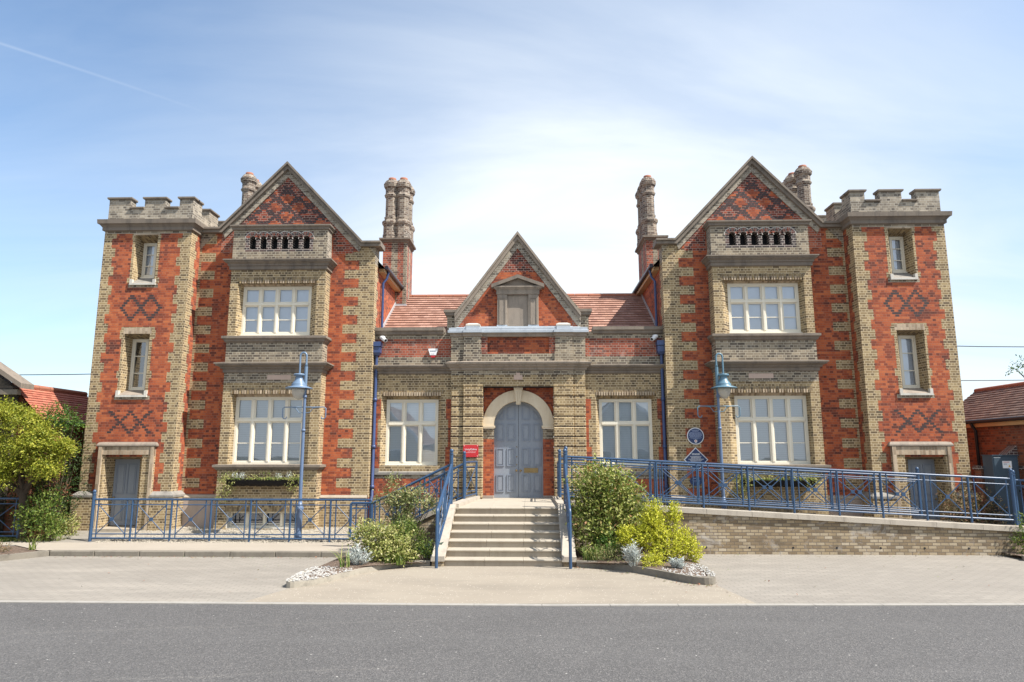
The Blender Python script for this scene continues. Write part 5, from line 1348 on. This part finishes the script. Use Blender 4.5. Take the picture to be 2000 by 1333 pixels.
m = MB(); V = [(4.055+.15*math.cos(2*math.pi*k/40), 1.36+.115*math.sin(2*math.pi*k/40)) for k in range(40)]; m.prism(V, yq-.02, yq-.001, 'sign_blue'); m.build('oval', sg)
m = MB(); words(m, 4.04, 1.425, .13, yq-.0205, .018, 'sign_text', 80); words(m, 4.055, 1.375, .2, yq-.0205, .008, 'sign_text', 81); words(m, 4.055, 1.345, .18, yq-.0205, .008, 'sign_text', 82); m.build('lettering', sg)
# alarm box
ax_, az_ = -2.55, 4.62; ya = YC-.0
al = empty('alarm_box', (ax_, ya, az_), 'white wedge shaped burglar alarm box with a red lower tip, left parapet', 'alarm box')
ot = [(-.115, .11), (-.125, .085), (-.075, -.06), (.075, -.06), (.125, .085), (.115, .11)]
m = MB(); m.prism([(ax_+a, az_+b) for a, b in ot][::-1], ya-.07, ya-.001, 'white_plastic'); m.build('cover', al)
m = MB(); m.prism([(ax_-.07, az_-.061), (ax_+.07, az_-.061), (ax_+.045, az_-.12), (ax_-.045, az_-.12)], ya-.065, ya-.001, 'red_plastic'); m.build('strobe', al)
m = MB(); words(m, ax_, az_+.045, .15, ya-.071, .022, 'dark_text', 90); words(m, ax_, az_-.03, .08, ya-.071, .010, 'dark_text', 91); m.build('lettering', al)
for s, nm in ((-1, 'small white security camera at the left end of the parapet'), (1, 'small white security camera at the right end of the parapet')):
    cx_ = AX+s*3.50; c = empty('security_camera', (cx_, YC-.1, 5.02), nm, 'camera', 'security cameras under the parapet coping')
    m = MB(); m.lathe([(.03, 0), (.07, .01), (.075, .05), (.06, .075), (.02, .08)], (cx_+s*.05, YC-.09, 4.985), 'white_plastic', 16); m.tube([(cx_+s*.05, YC-.09, 5.03), (cx_+s*.12, YC, 5.05)], .02, 'white_plastic', 8); m.build('mount', c)
    m = MB(); m.tube([(cx_+s*.05, YC-.08, 5.0), (cx_-s*.06, YC-.20, 4.93)], .05, 'white_plastic', 14); m.build('housing', c)
    m = MB(); m.tube([(cx_-s*.06, YC-.20, 4.93), (cx_-s*.064, YC-.204, 4.927)], .038, 'black_metal', 14); m.build('lens', c)

# ---------------------------------------------------------------- leaves
def quadleaf(m, p, d, up, l, w, mat, fold=.25):
    d = d.normalized(); s = d.cross(up)
    if s.length < 1e-3: s = d.cross(Vector((1, 0, 0)))
    s.normalize(); n = s.cross(d)
    a = p; b = p+d*l*.5+s*w*.5+n*l*fold*.4; c = p+d*l; e = p+d*l*.5-s*w*.5+n*l*fold*.4
    m.faces([a, b, c, e], [(0, 1, 2), (0, 2, 3)], mat)
def rv():
    while True:
        v = Vector((random.uniform(-1, 1), random.uniform(-1, 1), random.uniform(-1, 1)))
        if .05 < v.length < 1: return v
def foliage(m, clumps, n, l, w, mat, shell=.7, upb=.35, spray=5):
    """leaves in little sprays spread through ellipsoid clumps (cx,cy,cz,rx,ry,rz)"""
    tot = sum((c[3]*c[4]*c[5])**.667 for c in clumps)
    for c in clumps:
        k = int(n*(c[3]*c[4]*c[5])**.667/tot/spray)
        for _ in range(k):
            u = rv().normalized(); t = 1-shell*random.random()**1.6
            wob = 1+.22*math.sin(u.x*7+c[0]*9)*math.sin(u.z*6+c[2]*7+u.y*5)
            p = Vector((c[0]+u.x*c[3]*t*wob, c[1]+u.y*c[4]*t*wob, c[2]+u.z*c[5]*t*wob))
            out = (u+Vector((0, 0, upb))+rv()*.7).normalized()
            for j in range(spray):
                q = p+out*(l*.55*j)+rv()*l*.25
                dd = (out*.5+rv()*.9).normalized()
                quadleaf(m, q, dd, (u+rv()*.8+Vector((0, 0, .6))).normalized(), l*random.uniform(.65, 1.2), w*random.uniform(.7, 1.15), mat)
def stems(m, base, clumps, r, mat='twig', per=2):
    for c in clumps:
        for _ in range(per):
            e = Vector((c[0]+random.uniform(-.6, .6)*c[3], c[1]+random.uniform(-.6, .6)*c[4], c[2]+random.uniform(.0, .7)*c[5]))
            b = Vector(base)+Vector((random.uniform(-.06, .06), random.uniform(-.06, .06), 0)); mid = b.lerp(e, .5)+rv()*.06
            m.tube([b, mid, e], [r, r*.7, r*.35], mat, 5)
def shrub(name, label, cat, base, clumps, n, l, w, mat, r=.012, per=2, group=None, **k):
    e = empty(name, base, label, cat, group)
    m = MB(); stems(m, base, clumps, r, 'twig', per); m.build('stems', e)
    m = MB(); foliage(m, clumps, n, l, w, mat, **k); m.build('foliage', e)
    return e
# right of the steps
shrub('bush', 'large rounded dark green bush right of the steps, tight against the stair railing', 'bush', (1.42, 13.7, .1),
      [(1.30, 13.75, 1.15, .42, .40, .44), (1.62, 13.70, 1.28, .42, .38, .36), (1.10, 13.72, .80, .30, .34, .42), (1.55, 13.55, .72, .46, .36, .48), (1.92, 13.75, 1.05, .28, .30, .34), (1.25, 13.5, .45, .34, .3, .32), (1.85, 13.7, .70, .30, .3, .36), (1.25, 13.75, 1.5, .40, .36, .30), (1.6, 13.75, 1.45, .3, .3, .28)], 12500, .074, .038, 'leaf_bush', .014)
shrub('shrub', 'pale twiggy open shrub between the large dark bush and the lime shrub', 'shrub', (2.15, 13.6, .1),
      [(2.12, 13.7, 1.05, .26, .24, .30), (2.30, 13.72, .88, .24, .22, .24), (2.05, 13.55, .72, .24, .22, .30), (2.5, 13.8, 1.02, .14, .14, .10)], 1500, .042, .018, 'leaf_twiggy', .008, 5, shell=.9)
shrub('shrub', 'bright lime green shrub with upright plumes in front of the ramp wall', 'shrub', (2.35, 12.8, .1),
      [(2.18, 12.85, .62, .24, .22, .34), (2.22, 12.85, .92, .13, .13, .26), (2.58, 12.9, .72, .12, .12, .38), (1.88, 12.8, .52, .26, .2, .17), (1.68, 12.78, .58, .12, .12, .12), (2.42, 12.75, .38, .34, .25, .26), (2.78, 12.85, .42, .17, .16, .24), (2.92, 12.85, .28, .12, .12, .16), (2.2, 12.85, .78, .19, .18, .22), (2.6, 12.9, .95, .09, .09, .18)], 15000, .036, .023, 'leaf_lime', .009)
shrub('shrub', 'low round lime green mound at the foot of the tall lime shrub', 'shrub', (2.05, 12.2, .1), [(2.05, 12.2, .18, .19, .17, .14)], 1100, .03, .02, 'leaf_lime', .006)
def silver(base, h, w, n, label):
    e = empty('silver_plant', base, label, 'plant', 'silver leaved plants in the beds'); m = MB(); st_ = MB()
    for _ in range(n):
        a = random.uniform(0, 6.28); rr = w*random.random()**.7; t = Vector((base[0]+rr*math.cos(a), base[1]+rr*math.sin(a), base[2]+h*random.uniform(.45, 1)*(1-.35*rr/w)))
        b = Vector(base)+Vector((rr*.3*math.cos(a), rr*.3*math.sin(a), 0)); st_.tube([b, t], [.006, .003], 'leaf_silver', 4)
        for j in range(9):
            p = b.lerp(t, .35+.65*j/8); dd = Vector((math.cos(j*2.4+a), math.sin(j*2.4+a), random.uniform(.3, 1.3)))
            quadleaf(m, p, dd, Vector((0, 0, 1)), .085, .017, 'leaf_silver'); 
            q = p+dd.normalized()*.035
            for s in (-1, 1): quadleaf(m, q, dd+dd.cross(Vector((0, 0, 1)))*s*1.1, Vector((0, 0, 1)), .04, .013, 'leaf_silver')
    st_.build('stems', e); m.build('leaves', e)
silver((1.76, 12.30, .1), .42, .20, 34, 'taller silver leaved plant before the lime shrub')
silver((2.42, 11.95, .1), .22, .16, 22, 'small low silver leaved plant beside the white pebbles, right bed')
def straps(name, label, base, n, l, spread, mat, w=.016, stiff=.5):
    m = MB()
    for _ in range(n):
        a = random.uniform(0, 6.28); b = Vector(base)+Vector((random.uniform(-1, 1)*spread, random.uniform(-1, 1)*spread*.6, 0)); L = l*random.uniform(.55, 1.1); le = random.uniform(.25, .8)
        o = Vector((math.cos(a), math.sin(a), 0)); s = Vector((-o.y, o.x, 0)); P = []
        for j in range(5):
            t = j/4; P.append(b+o*L*le*t*t+Vector((0, 0, L*(t-(1-stiff)*.75*t*t))))
        for j in range(4):
            w0, w1 = w*(1-j/4*.8), w*(1-(j+1)/4*.95)
            if j == 0: i0 = len(m.v); m.v += [tuple(P[0]-s*w0), tuple(P[0]+s*w0)]
            m.v += [tuple(P[j+1]-s*w1), tuple(P[j+1]+s*w1)]
            k = i0+2*j; m.f.append((k, k+1, k+3, k+2)); m.mi.append(m.m(mat)); m.sm.append(False)
    return m
def strapplant(label, base, n, l, spread, mat='leaf_strap', w=.014, stiff=.5, name='strappy_plant', cat='plant'):
    o = straps(name, label, base, n, l, spread, mat, w, stiff).build(name, None, base); o['label'] = label; o['category'] = cat
strapplant('clump of yellow green strappy leaves beside the bottom of the right cheek wall', (1.12, 12.95, .1), 90, .42, .18)
shrub('flowering_plant', 'dark leafy plant with small purple flower spikes under the large bush', 'plant', (1.45, 13.15, .1), [(1.45, 13.2, .30, .22, .16, .2)], 700, .06, .03, 'leaf_green', .006)
m = MB()
shrub('plant', 'low grey green tufted plant between the strappy clump and the silver plant', 'plant', (1.45, 12.75, .1), [(1.42, 12.75, .2, .22, .15, .14), (1.2, 12.85, .16, .16, .12, .10)], 900, .05, .012, 'leaf_twiggy', .005)
# left bed
shrub('shrub', 'tall twiggy shrub with small pale leaves in front of the side flight', 'shrub', (-2.62, 13.9, .1),
      [(-2.62, 13.9, .95, .20, .2, .26), (-2.30, 13.9, 1.12, .26, .2, .20), (-2.75, 13.9, 1.28, .13, .12, .28), (-2.95, 13.9, 1.12, .12, .12, .12), (-2.55, 13.85, .62, .26, .22, .22), (-2.0, 13.9, 1.0, .14, .12, .10), (-2.55, 13.9, 1.1, .22, .18, .18)], 3600, .058, .03, 'leaf_twiggy', .010, 4, shell=.8)
shrub('shrub', 'yellow and green variegated shrub spilling over the left bed', 'shrub', (-2.75, 12.9, .1),
      [(-2.85, 12.9, .50, .30, .26, .26), (-2.55, 12.85, .42, .30, .26, .26), (-3.10, 12.95, .52, .20, .2, .20), (-2.62, 12.7, .24, .30, .22, .16), (-2.35, 12.75, .25, .2, .2, .16)], 5600, .05, .032, 'leaf_variegated', .009)
shrub('shrub', 'fresh green leafy shrub between the variegated shrub and the steps', 'shrub', (-2.2, 13.1, .1),
      [(-2.25, 13.1, .42, .26, .22, .28), (-2.05, 13.05, .26, .20, .18, .18), (-2.35, 12.9, .22, .16, .14, .14), (-2.4, 13.2, .62, .2, .18, .18)], 3000, .045, .024, 'leaf_mid', .008)
silver((-3.02, 12.30, .08), .40, .22, 38, 'bushy silver leaved plant at the front of the left bed')
strapplant('few tall arching yellow green blades left of the silver plant', (-3.18, 12.0, .08), 16, .55, .08, w=.012, stiff=.62)
strapplant('grassy green blades among the shrubs of the left bed', (-2.45, 12.55, .08), 60, .34, .22, 'leaf_mid', .01)
def bigleaf(base, label):
    m = MB()
    for a, l, el in ((.4, .42, .9), (1.2, .40, 1.15), (2.4, .34, .9), (-.3, .34, .6), (1.8, .3, 1.3)):
        d = Vector((math.cos(a)*math.cos(el), -.25, math.sin(el))).normalized(); p = Vector(base); s = d.cross(Vector((0, 1, 0))).normalized(); n = 6; V = []
        for j in range(n+1):
            t = j/n; c = p+d*l*t+Vector((math.cos(a)*.10*t*t, 0, -.06*t*t)); w = .055*math.sin(math.pi*min(t*.85+.12, 1))*(1 if j % 2 else .78)
            V += [c-s*w, c+Vector((0, .012, 0)), c+s*w]
        m.faces(V, [q for j in range(n) for q in ((3*j, 3*j+1, 3*j+4, 3*j+3), (3*j+1, 3*j+2, 3*j+5, 3*j+4))], 'leaf_glaucous')
    o = m.build('leafy_plant', None, base); o['label'] = label; o['category'] = 'plant'
bigleaf((-1.98, 13.3, .12), 'broad grey green jagged leaves beside the left cheek wall')
bigleaf((-10.9, 13.2, .10), 'broad grey green jagged leaves at the left edge, in the roadside bed')
strapplant('tuft of green blades in the bed at the far left, beside the pavement', (-10.15, 14.1, .1), 20, .42, .06, 'leaf_strap', .014, .7)
shrub('plant', 'low dark reddish plant in the bed at the far left edge', 'plant', (-10.6, 13.7, .1), [(-10.6, 13.7, .16, .2, .16, .1)], 400, .05, .02, 'leaf_maroon', .005)
strapplant('small creeping yellow plant growing from the side flight wall', (-1.93, 14.42, .55), 30, .16, .06, 'leaf_lime', .016, .2)

# window troughs
for s, label in ((-1, 'dark trough of trailing grasses under the lower window of the left bay'), (1, 'dark trough of trailing grasses under the lower window of the right bay')):
    x0, x1 = sorted((AX+s*5.31, AX+s*7.05)); yy = YB-.16; zz = 1.24
    t = empty('window_trough', ((x0+x1)/2, yy, zz), label, 'planter', 'planted troughs under the bay windows')
    m = MB(); n = 22
    V = []
    for k in range(n+1):
        x = x0+(x1-x0)*k/n; w = .01*math.sin(k*2.3)
        for j in range(7):
            a = math.pi*j/6; V.append((x, yy-.13*math.cos(a)*1-.0+w, zz+.17-.16*math.sin(a)+w))
    m.faces(V, [(k*7+j, k*7+j+1, (k+1)*7+j+1, (k+1)*7+j) for k in range(n) for j in range(6)]+[tuple(range(7))[::-1], tuple(n*7+j for j in range(7))], 'black_wool', True)
    m.face([(x0, yy-.12, zz+.15), (x1, yy-.12, zz+.15), (x1, yy+.12, zz+.15), (x0, yy+.12, zz+.15)], 'soil')
    m.build('liner', t)
    m = MB()
    for k in range(26):
        b = MB(); q = straps('', '', (x0+(x1-x0)*random.random(), yy-.03, zz+.15), 14, .27, .07, random.choice(['leaf_strap', 'leaf_strap', 'leaf_variegated']), .009, -.35)
        i = len(m.v); m.v += q.v; m.f += [tuple(a+i for a in f) for f in q.f]; m.mi += [m.m(q.mats[c]) for c in q.mi]; m.sm += q.sm
    foliage(m, [(x0+.04, yy-.08, zz+.12,   .17, .11, .17), (x1-.06, yy-.08, zz+.10, .14, .10, .16), ((x0+x1)/2, yy+.03, zz+.20, .6, .05, .06), (x0-.05, yy-.1, zz-.10,   .09, .07, .2)], 1000, .055, .022, 'leaf_variegated')
    m.build('grasses', t)
    m = MB()
    for fx_ in (.10, .2, .72, .86):
        c = Vector((x0+(x1-x0)*fx_, yy-.02, zz+.18))
        for j in range(60): quadleaf(m, c+rv()*.085+Vector((0, 0, .06)), rv()+Vector((0, 0, .5)), Vector((0, 0, 1)), .06, .014, 'leaf_silver')
    m.build('silver_leaves', t)

# ---------------------------------------------------------------- tree, hedge and shrubs on the left
def limb(m, a, b, r0, r1, n=4):
    a, b = Vector(a), Vector(b); P = [a.lerp(b, k/n)+(rv()*.06 if 0 < k < n else Vector((0, 0, 0))) for k in range(n+1)]
    m.tube(P, [r0+(r1-r0)*k/n for k in range(n+1)], 'bark', 7)
def nearer(k, cl): return [(c[0]*k, c[1]*k, EYE+(c[2]-EYE)*k, c[3]*k, c[4]*k, c[5]*k) for c in cl]
t = empty('tree', (-11.1, 15.5, .1), 'broad yellow green tree left of the building with feathery layered branches', 'tree')
m = MB(); crown = nearer(.952, [(c[0]-.34,)+c[1:] for c in [(-11.9, 16.2, 2.62, .75, .6, .42), (-12.4, 16.2, 3.0, .6, .6, .35), (-11.25, 16.2, 2.30, .5, .5, .36), (-11.75, 16.0, 1.95, .7, .55, .38), (-12.6, 16.0, 2.1, .6, .5, .5), (-11.2, 16.1, 1.75, .4, .4, .30), (-10.95, 16.2, 2.05, .28, .3, .22), (-12.2, 15.9, 1.55, .5, .45, .3), (-13.1, 16.2, 2.7, .6, .6, .6)]])
limb(m, (-11.5, 15.6, .1), (-11.55, 15.55, 1.2), .10, .075)
for c in crown: limb(m, (-11.55, 15.55, 1.0+random.random()*.3), (c[0], c[1], c[2]), .05, .012)
m.build('trunk', t)
m = MB()
for c in crown:      # each bough carries its own flat tiers of leaf sprays
    tiers = [(c[0]+random.uniform(-.45, .45)*c[3], c[1]+random.uniform(-.4, .4)*c[4], c[2]+random.uniform(-.7, .8)*c[5], c[3]*random.uniform(.35, .6), c[4]*random.uniform(.35, .6), c[5]*random.uniform(.22, .4)) for _ in range(7)]
    foliage(m, tiers, 2700, .062, .032, 'leaf_tree', shell=.9, spray=6)
m.build('crown', t)
shrub('shrub', 'open green sapling with loose branches behind the yellow green tree', 'shrub', (-11.2, 16.0, .1),
      nearer(.93, [(-12.0, 17.2, 3.0, .35, .3, .28), (-11.75, 17.2, 2.75, .3, .3, .22), (-12.3, 17.3, 2.9, .3, .3, .2)]), 1500, .06, .03, 'leaf_green', .012, 3)
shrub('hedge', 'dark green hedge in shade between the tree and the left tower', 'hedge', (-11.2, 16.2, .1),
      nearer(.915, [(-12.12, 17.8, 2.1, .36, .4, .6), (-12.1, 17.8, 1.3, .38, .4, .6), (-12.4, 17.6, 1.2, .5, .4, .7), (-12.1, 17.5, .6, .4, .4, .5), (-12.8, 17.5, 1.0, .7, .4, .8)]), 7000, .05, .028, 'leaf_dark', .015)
shrub('climber', 'yellow green climbing plant peeping round the edge of the left tower', 'climber', (-11.22, 17.5, .1),
      [(-11.2, 17.5, 3.0, .07, .1, .25), (-11.18, 17.5, 2.4, .08, .1, .3), (-11.15, 17.5, 4.35, .10, .1, .12)], 420, .06, .035, 'leaf_lime', .008)
shrub('shrub', 'mid green leafy shrub under the tree', 'shrub', (-10.8, 15.5, .1),
      nearer(.965, [(-11.3, 16.0, .75, .32, .3, .45), (-11.55, 15.95, .5, .3, .3, .4), (-11.1, 15.95, .32, .3, .26, .22)]), 2400, .06, .035, 'leaf_mid', .01)
shrub('shrub', 'small pale green shrub at the corner of the left tower', 'shrub', (-10.75, 16.2, .1), [(-11.0, 16.25, .42, .26, .22, .24), (-11.2, 16.1, .3, .26, .2, .2), (-10.84, 16.2, .28, .12, .14, .18)], 1500, .055, .034, 'leaf_variegated', .008)
shrub('shrub', 'twiggy reddish shrub with bare branches above the mid green shrub', 'shrub', (-11.1, 16.1, .5), [(-11.1, 16.1, 1.15, .26, .2, .24)], 350, .04, .02, 'leaf_rust', .008, 9)
shrub('flowering_plant', 'rounded rust coloured flower head plant on the grass under the tree', 'plant', (-11.05, 15.5, .1), [(-11.05, 15.5, .27, .19, .16, .12)], 900, .03, .025, 'leaf_rust', .006)
m = straps('grass', '', (0, 0, 0), 1, .1, .1, 'grass_blade')
m = MB()
for _ in range(230):
    b = (random.uniform(-13.5, -10.5), random.uniform(15.3, 16.4), .1)
    q = straps('', '', b, 16, .13, .10, 'grass_blade', .007, .6)
    i = len(m.v); m.v += q.v; m.f += [tuple(a+i for a in f) for f in q.f]; m.mi += [m.m('grass_blade')]*len(q.f); m.sm += q.sm
o = m.build('grass'); o['kind'] = 'stuff'; o['label'] = 'rough grass along the left edge under the tree'; o['category'] = 'grass'
# right end
shrub('shrub', 'bronze and green rounded shrub behind the end of the ramp railing', 'shrub', (9.9, 16.0, .2), [(9.65, 16.0, .85, .4, .3, .38), (10.1, 15.95, .75, .4, .3, .36), (9.9, 15.9, .5, .5, .3, .3)], 3200, .055, .032, 'leaf_maroon', .01)
shrub('plant', 'leafy green plant growing up the ramp wall end at the right edge', 'plant', (9.75, 14.2, .1), [(9.70, 14.25, .35, .14, .12, .26), (9.95, 14.2, .30, .2, .15, .18), (9.95, 14.3, .72, .16, .12, .12)], 1100, .05, .028, 'leaf_mid', .008)
kerbline([(9.35, 13.75), (9.9, 13.55), (10.8, 13.4)], 'kerb', .10, .12, 1, 'kerb_face'); sheet('soil', [[(9.4, 13.86), (9.95, 13.66), (10.8, 13.52), (10.8, 14.48), (9.4, 14.48)]], 'soil', .08)

# ---------------------------------------------------------------- neighbouring buildings
def annex(s, label, tile, y0, y1, ze=2.86, zr=3.78, de=11.72, dr=12.95, do=14.2):
    e = empty('annex_building', (AX+s*12.3, (y0+y1)/2, 0), label, 'building')
    D = lambda d: AX+s*d
    m = MB()
    paintwall(m, y0, y1, 0, ze-.02, 'annex_brick', [(y0, y1, 0, .6, 'annex_brick')], lambda a, b: (D(de+.15), a, b))
    for yy in (y0, y1):
        m.face([(D(de+.15), yy, 0), (D(do-.15), yy, 0), (D(do-.15), yy, ze), (D(dr), yy, zr-.06), (D(de+.15), yy, ze)], 'annex_brick')
    m.face([(D(do-.15), y0, 0), (D(do-.15), y1, 0), (D(do-.15), y1, ze), (D(do-.15), y0, ze)], 'annex_brick')
    m.build('wall', e)
    m = MB(); L = math.hypot(dr-de, zr-ze)
    for d0 in (de, do):
        tiled(m, (D(d0), y0-.1, ze), (D(d0), y1+.1, ze), (D(dr), y1+.1, zr), (D(dr), y0-.1, zr), 14, tile, .02)
    rf = m.build('roof', e)
    m = MB(); yy = y0-.1
    while yy < y1+.05:
        m.tube([(D(dr), yy+.006, zr), (D(dr), min(yy+.4, y1+.1)-.006, zr)], .07, 'ridge_tile', 8); yy += .4
    m.build('ridge', rf)
    m = MB(); q = sorted((D(de+.05), D(de+.149))); m.box(q[0], q[1], y0, y1, ze-.16, ze-.03, 'fascia_cream'); m.build('fascia', e)
    m = MB(); m.tube([(D(de-.02), y0-.1, ze-.02), (D(de-.02), y1+.1, ze-.02)], .05, 'black_metal', 8); m.build('gutter', e)
    return e, D
e, D = annex(1, 'low red brick annex with dark tiled roof beyond the right tower', 'dark_tile', 14.6, 19.6)
m = MB(); yy = 18.1; m.tube([(D(11.70), yy, 2.82), (D(11.72), yy, 2.74), (D(11.80), yy, 2.62), (D(11.80), yy, 0)], .04, 'black_metal', 8); m.build('drainpipe', e)
m = MB()
for yy in (16.9,):
    m.box(D(11.62), D(11.87), yy-.14, yy+.14, 0, 2.0, 'yellow_brick'); m.hexa([(D(11.60), yy-.15, 2.0), (D(11.87), yy-.15, 2.0), (D(11.87), yy+.15, 2.0), (D(11.60), yy+.15, 2.0), (D(11.80), yy-.15, 2.16), (D(11.87), yy-.15, 2.22), (D(11.87), yy+.15, 2.22), (D(11.80), yy+.15, 2.16)], 'dark_brick')
m.build('buttress', e)
annex(-1, 'low annex with bright red tiled roof beyond the left tower', 'red_tile', 16.1, 18.6, 2.80, 3.66, 11.3, 12.1, 12.9)
# boundary wall beyond each annex
for s, lab in ((-1, 'dark brick wall top showing behind the red tiled roof at the left'), (1, 'dark brick wall behind the dark tiled roof at the right')):
    m = MB(); q = sorted((AX+s*10.9, AX+s*13.2)); m.box(q[0], q[1], 20.9, 21.2, 0, 4.15, 'dark_brick'); cornice(m, q[0], q[1], 20.9, 21.2, [(0, 4.151), (.04, 4.17), (.04, 4.25), (-.05, 4.27)], 'grey_stone')
    o = m.build('boundary_wall', None, (q[0], 20.9, 0)); o['label'] = lab; o['category'] = 'wall'
# gabled pavilion at the far left
e = empty('pavilion_building', (-13.6, 15.9, 0), 'small dark timber and brick building with grey gable at the left edge', 'building')
m = MB(); m.box(-15.0, -12.3, 15.85, 16.05, 0, 3.58, 'brown_timber'); m.prism([(-15.0, 3.58), (-12.3, 3.58), (-13.65, 4.5)], 15.85, 16.05, 'brown_timber'); m.build('wall', e)
m = MB(); m.strip([(-15.3, 3.66), (-13.65, 4.72), (-11.97, 3.66)], [(-15.3, 3.54), (-13.65, 4.60), (-11.97, 3.54)], 15.65, 16.08, 'grey_stone'); m.build('roof', e)
m = MB(); m.box(-15.2, -12.1, 15.72, 15.849, 3.40, 3.52, 'grey_stone'); m.build('cornice', e)
# low wall, cabinet on the right
o = MB(); o.box(10.45, 13, 16.45, 16.68, 0, 1.66, 'annex_brick'); o.box(10.42, 13, 16.42, 16.71, 1.661, 1.74, 'dark_brick'); o = o.build('garden_wall', None, (10.45, 16.45, 0)); o['label'] = 'low red brick wall with dark coping behind the steel cabinet'; o['category'] = 'wall'
cb = empty('electrical_cabinet', (10.75, 16.1, .3), 'tall dark blue steel cabinet with a white warning notice', 'cabinet')
m = MB(); m.box(10.48, 11.05, 16.05, 16.4, .2, 1.98, 'cabinet_paint', bevel=.012); m.box(10.46, 11.07, 16.03, 16.42, 1.981, 2.0, 'cabinet_paint'); m.build('body', cb)
m = MB(); m.box(10.50, 11.03, 16.036, 16.049, .3, 1.94, 'cabinet_paint', bevel=.006); m.tube([(10.99, 16.03, 1.2), (10.99, 16.0, 1.2)], .015, 'black_metal', 8); m.build('door', cb)
nt_ = MB(); nt_.box(10.68, 10.88, 16.028, 16.035, 1.70, 1.86, 'sign_white'); nt_ = nt_.build('notice', cb)
m = MB(); m.prism([(10.80, 1.725), (10.85, 1.725), (10.825, 1.775)], 16.024, 16.0275, 'warning_yellow'); words(m, 10.765, 1.835, .13, 16.0275, .014, 'warning_red', 5); words(m, 10.74, 1.80, .08, 16.0275, .008, 'dark_text', 6); words(m, 10.74, 1.78, .08, 16.0275, .008, 'dark_text', 7); m.build('lettering', nt_)
# wires
def wire(a, b, sag, label):
    m = MB(); A, B = Vector(a), Vector(b); m.tube([A.lerp(B, k/16)-Vector((0, 0, sag*4*(k/16)*(1-k/16))) for k in range(17)], .012, 'cable_black', 5); o = m.build('cable', None, a); o['label'] = label; o['category'] = 'cable'
wire((10.5, 19.2, 5.05), (26, 17.0, 5.9), .5, 'thin black overhead cable leaving the right tower')
wire((11.0, 21.5, 4.28), (26, 22.0, 4.62), .1, 'thinner lower cable just above the roof at the right')
wire((-11.2, 19.2, 4.32), (-26, 18.0, 4.6), .2, 'thin black overhead cable leaving the left tower')
t = empty('tree', (17.2, 22.5, 0), 'sparse branch tips of a tree at the right edge above the dark roof', 'tree')
m = MB(); limb(m, (17.2, 22.5, 0), (17.0, 22.5, 3.2), .12, .07)
tips = [(15.75, 22.5, 4.75), (16.1, 22.5, 4.9), (16.5, 22.5, 4.6), (16.8, 22.5, 4.9)]
for c in tips: limb(m, (17.0, 22.5, 3.1), c, .05, .01, 6)
m.build('trunk', t)
m = MB(); foliage(m, [(c[0], c[1], c[2], .32, .25, .16) for c in tips], 420, .08, .04, 'leaf_green', shell=1); m.build('crown', t)

# ---------------------------------------------------------------- houses across the road, mirrored in the lower windows
def house(x0, x1, y0, y1, ze, zr, wall, roof, label):
    e = empty('house', ((x0+x1)/2, y0, 0), label, 'house'); xm = (x0+x1)/2
    m = MB(); m.box(x0, x1, y0, y1, 0, ze, wall); m.prism([(x0, ze), (x1, ze), (xm, zr-.1)], y0, y1, wall); m.build('wall', e)
    m = MB()
    for s in (0, 1):
        q = (x0-.3, x1+.3)[s]; tiled(m, (q, y0-.2, ze-.15), (q, y1+.25, ze-.15), (xm, y1+.25, zr), (xm, y0-.2, zr), 16, roof)
    m.build('roof', e)
    m = MB(); m.strip([(x0-.32, ze-.12), (xm, zr+.06), (x1+.32, ze-.12)], [(x0-.32, ze-.36), (xm, zr-.2), (x1+.32, ze-.36)], y1+.25, y1+.32, 'white_plastic'); m.build('bargeboard', e)
    for a in (.22, .62):
        w = x0+(x1-x0)*a; f = MB(); f.box(w, w+1.1, y1, y1+.05, 1.0, 2.3, 'white_plastic'); f = f.build('window', e); g = MB(); g.box(w+.08, w+1.02, y1+.051, y1+.056, 1.08, 2.22, 'shade_black'); g.build('pane', f)
house(-15, -8.5, -26, -17, 3.0, 6.2, 'cream_stone', 'dark_tile', 'cream house with a dark gabled roof across the road, mirrored in the left bay window')
house(-6.5, -1.0, -25, -18.5, 2.6, 4.9, 'white_plastic', 'dark_tile', 'white gabled house across the road, mirrored in the window left of the portal')
house(3.5, 10.5, -27, -17, 3.2, 6.8, 'white_stone', 'dark_tile', 'tall gabled pale house across the road, mirrored in the right bay window')
# ---------------------------------------------------------------- fallen leaves and grit along the kerbs
m = MB()
for _ in range(420):
    q = random.random()
    if q < .4: p = (random.uniform(-9.4, -3.8), 13.84-abs(random.gauss(0, .12)), .012)
    elif q < .7:
        k = random.randrange(len(kR)-1); a = random.random(); p = (kR[k][0]*(1-a)+kR[k+1][0]*a-.02-abs(random.gauss(0, .12)), kR[k][1]*(1-a)+kR[k+1][1]*a-abs(random.gauss(0, .12)), .016)
    elif q < .85: p = (random.uniform(3.2, 9.6), 14.46-abs(random.gauss(0, .18)), .012)
    else: p = (random.uniform(-8, 8), random.uniform(9.9, 13), .018)
    quadleaf(m, Vector(p), Vector((random.uniform(-1, 1), random.uniform(-1, 1), random.uniform(0, .3))), Vector((0, 0, 1)), random.uniform(.02, .05), random.uniform(.012, .03), random.choice(['leaf_rust', 'leaf_strap', 'soil', 'leaf_maroon']))
o = m.build('leaf_litter'); o['kind'] = 'stuff'; o['label'] = 'scattered dry leaves and grit along the kerbs'; o['category'] = 'leaves'
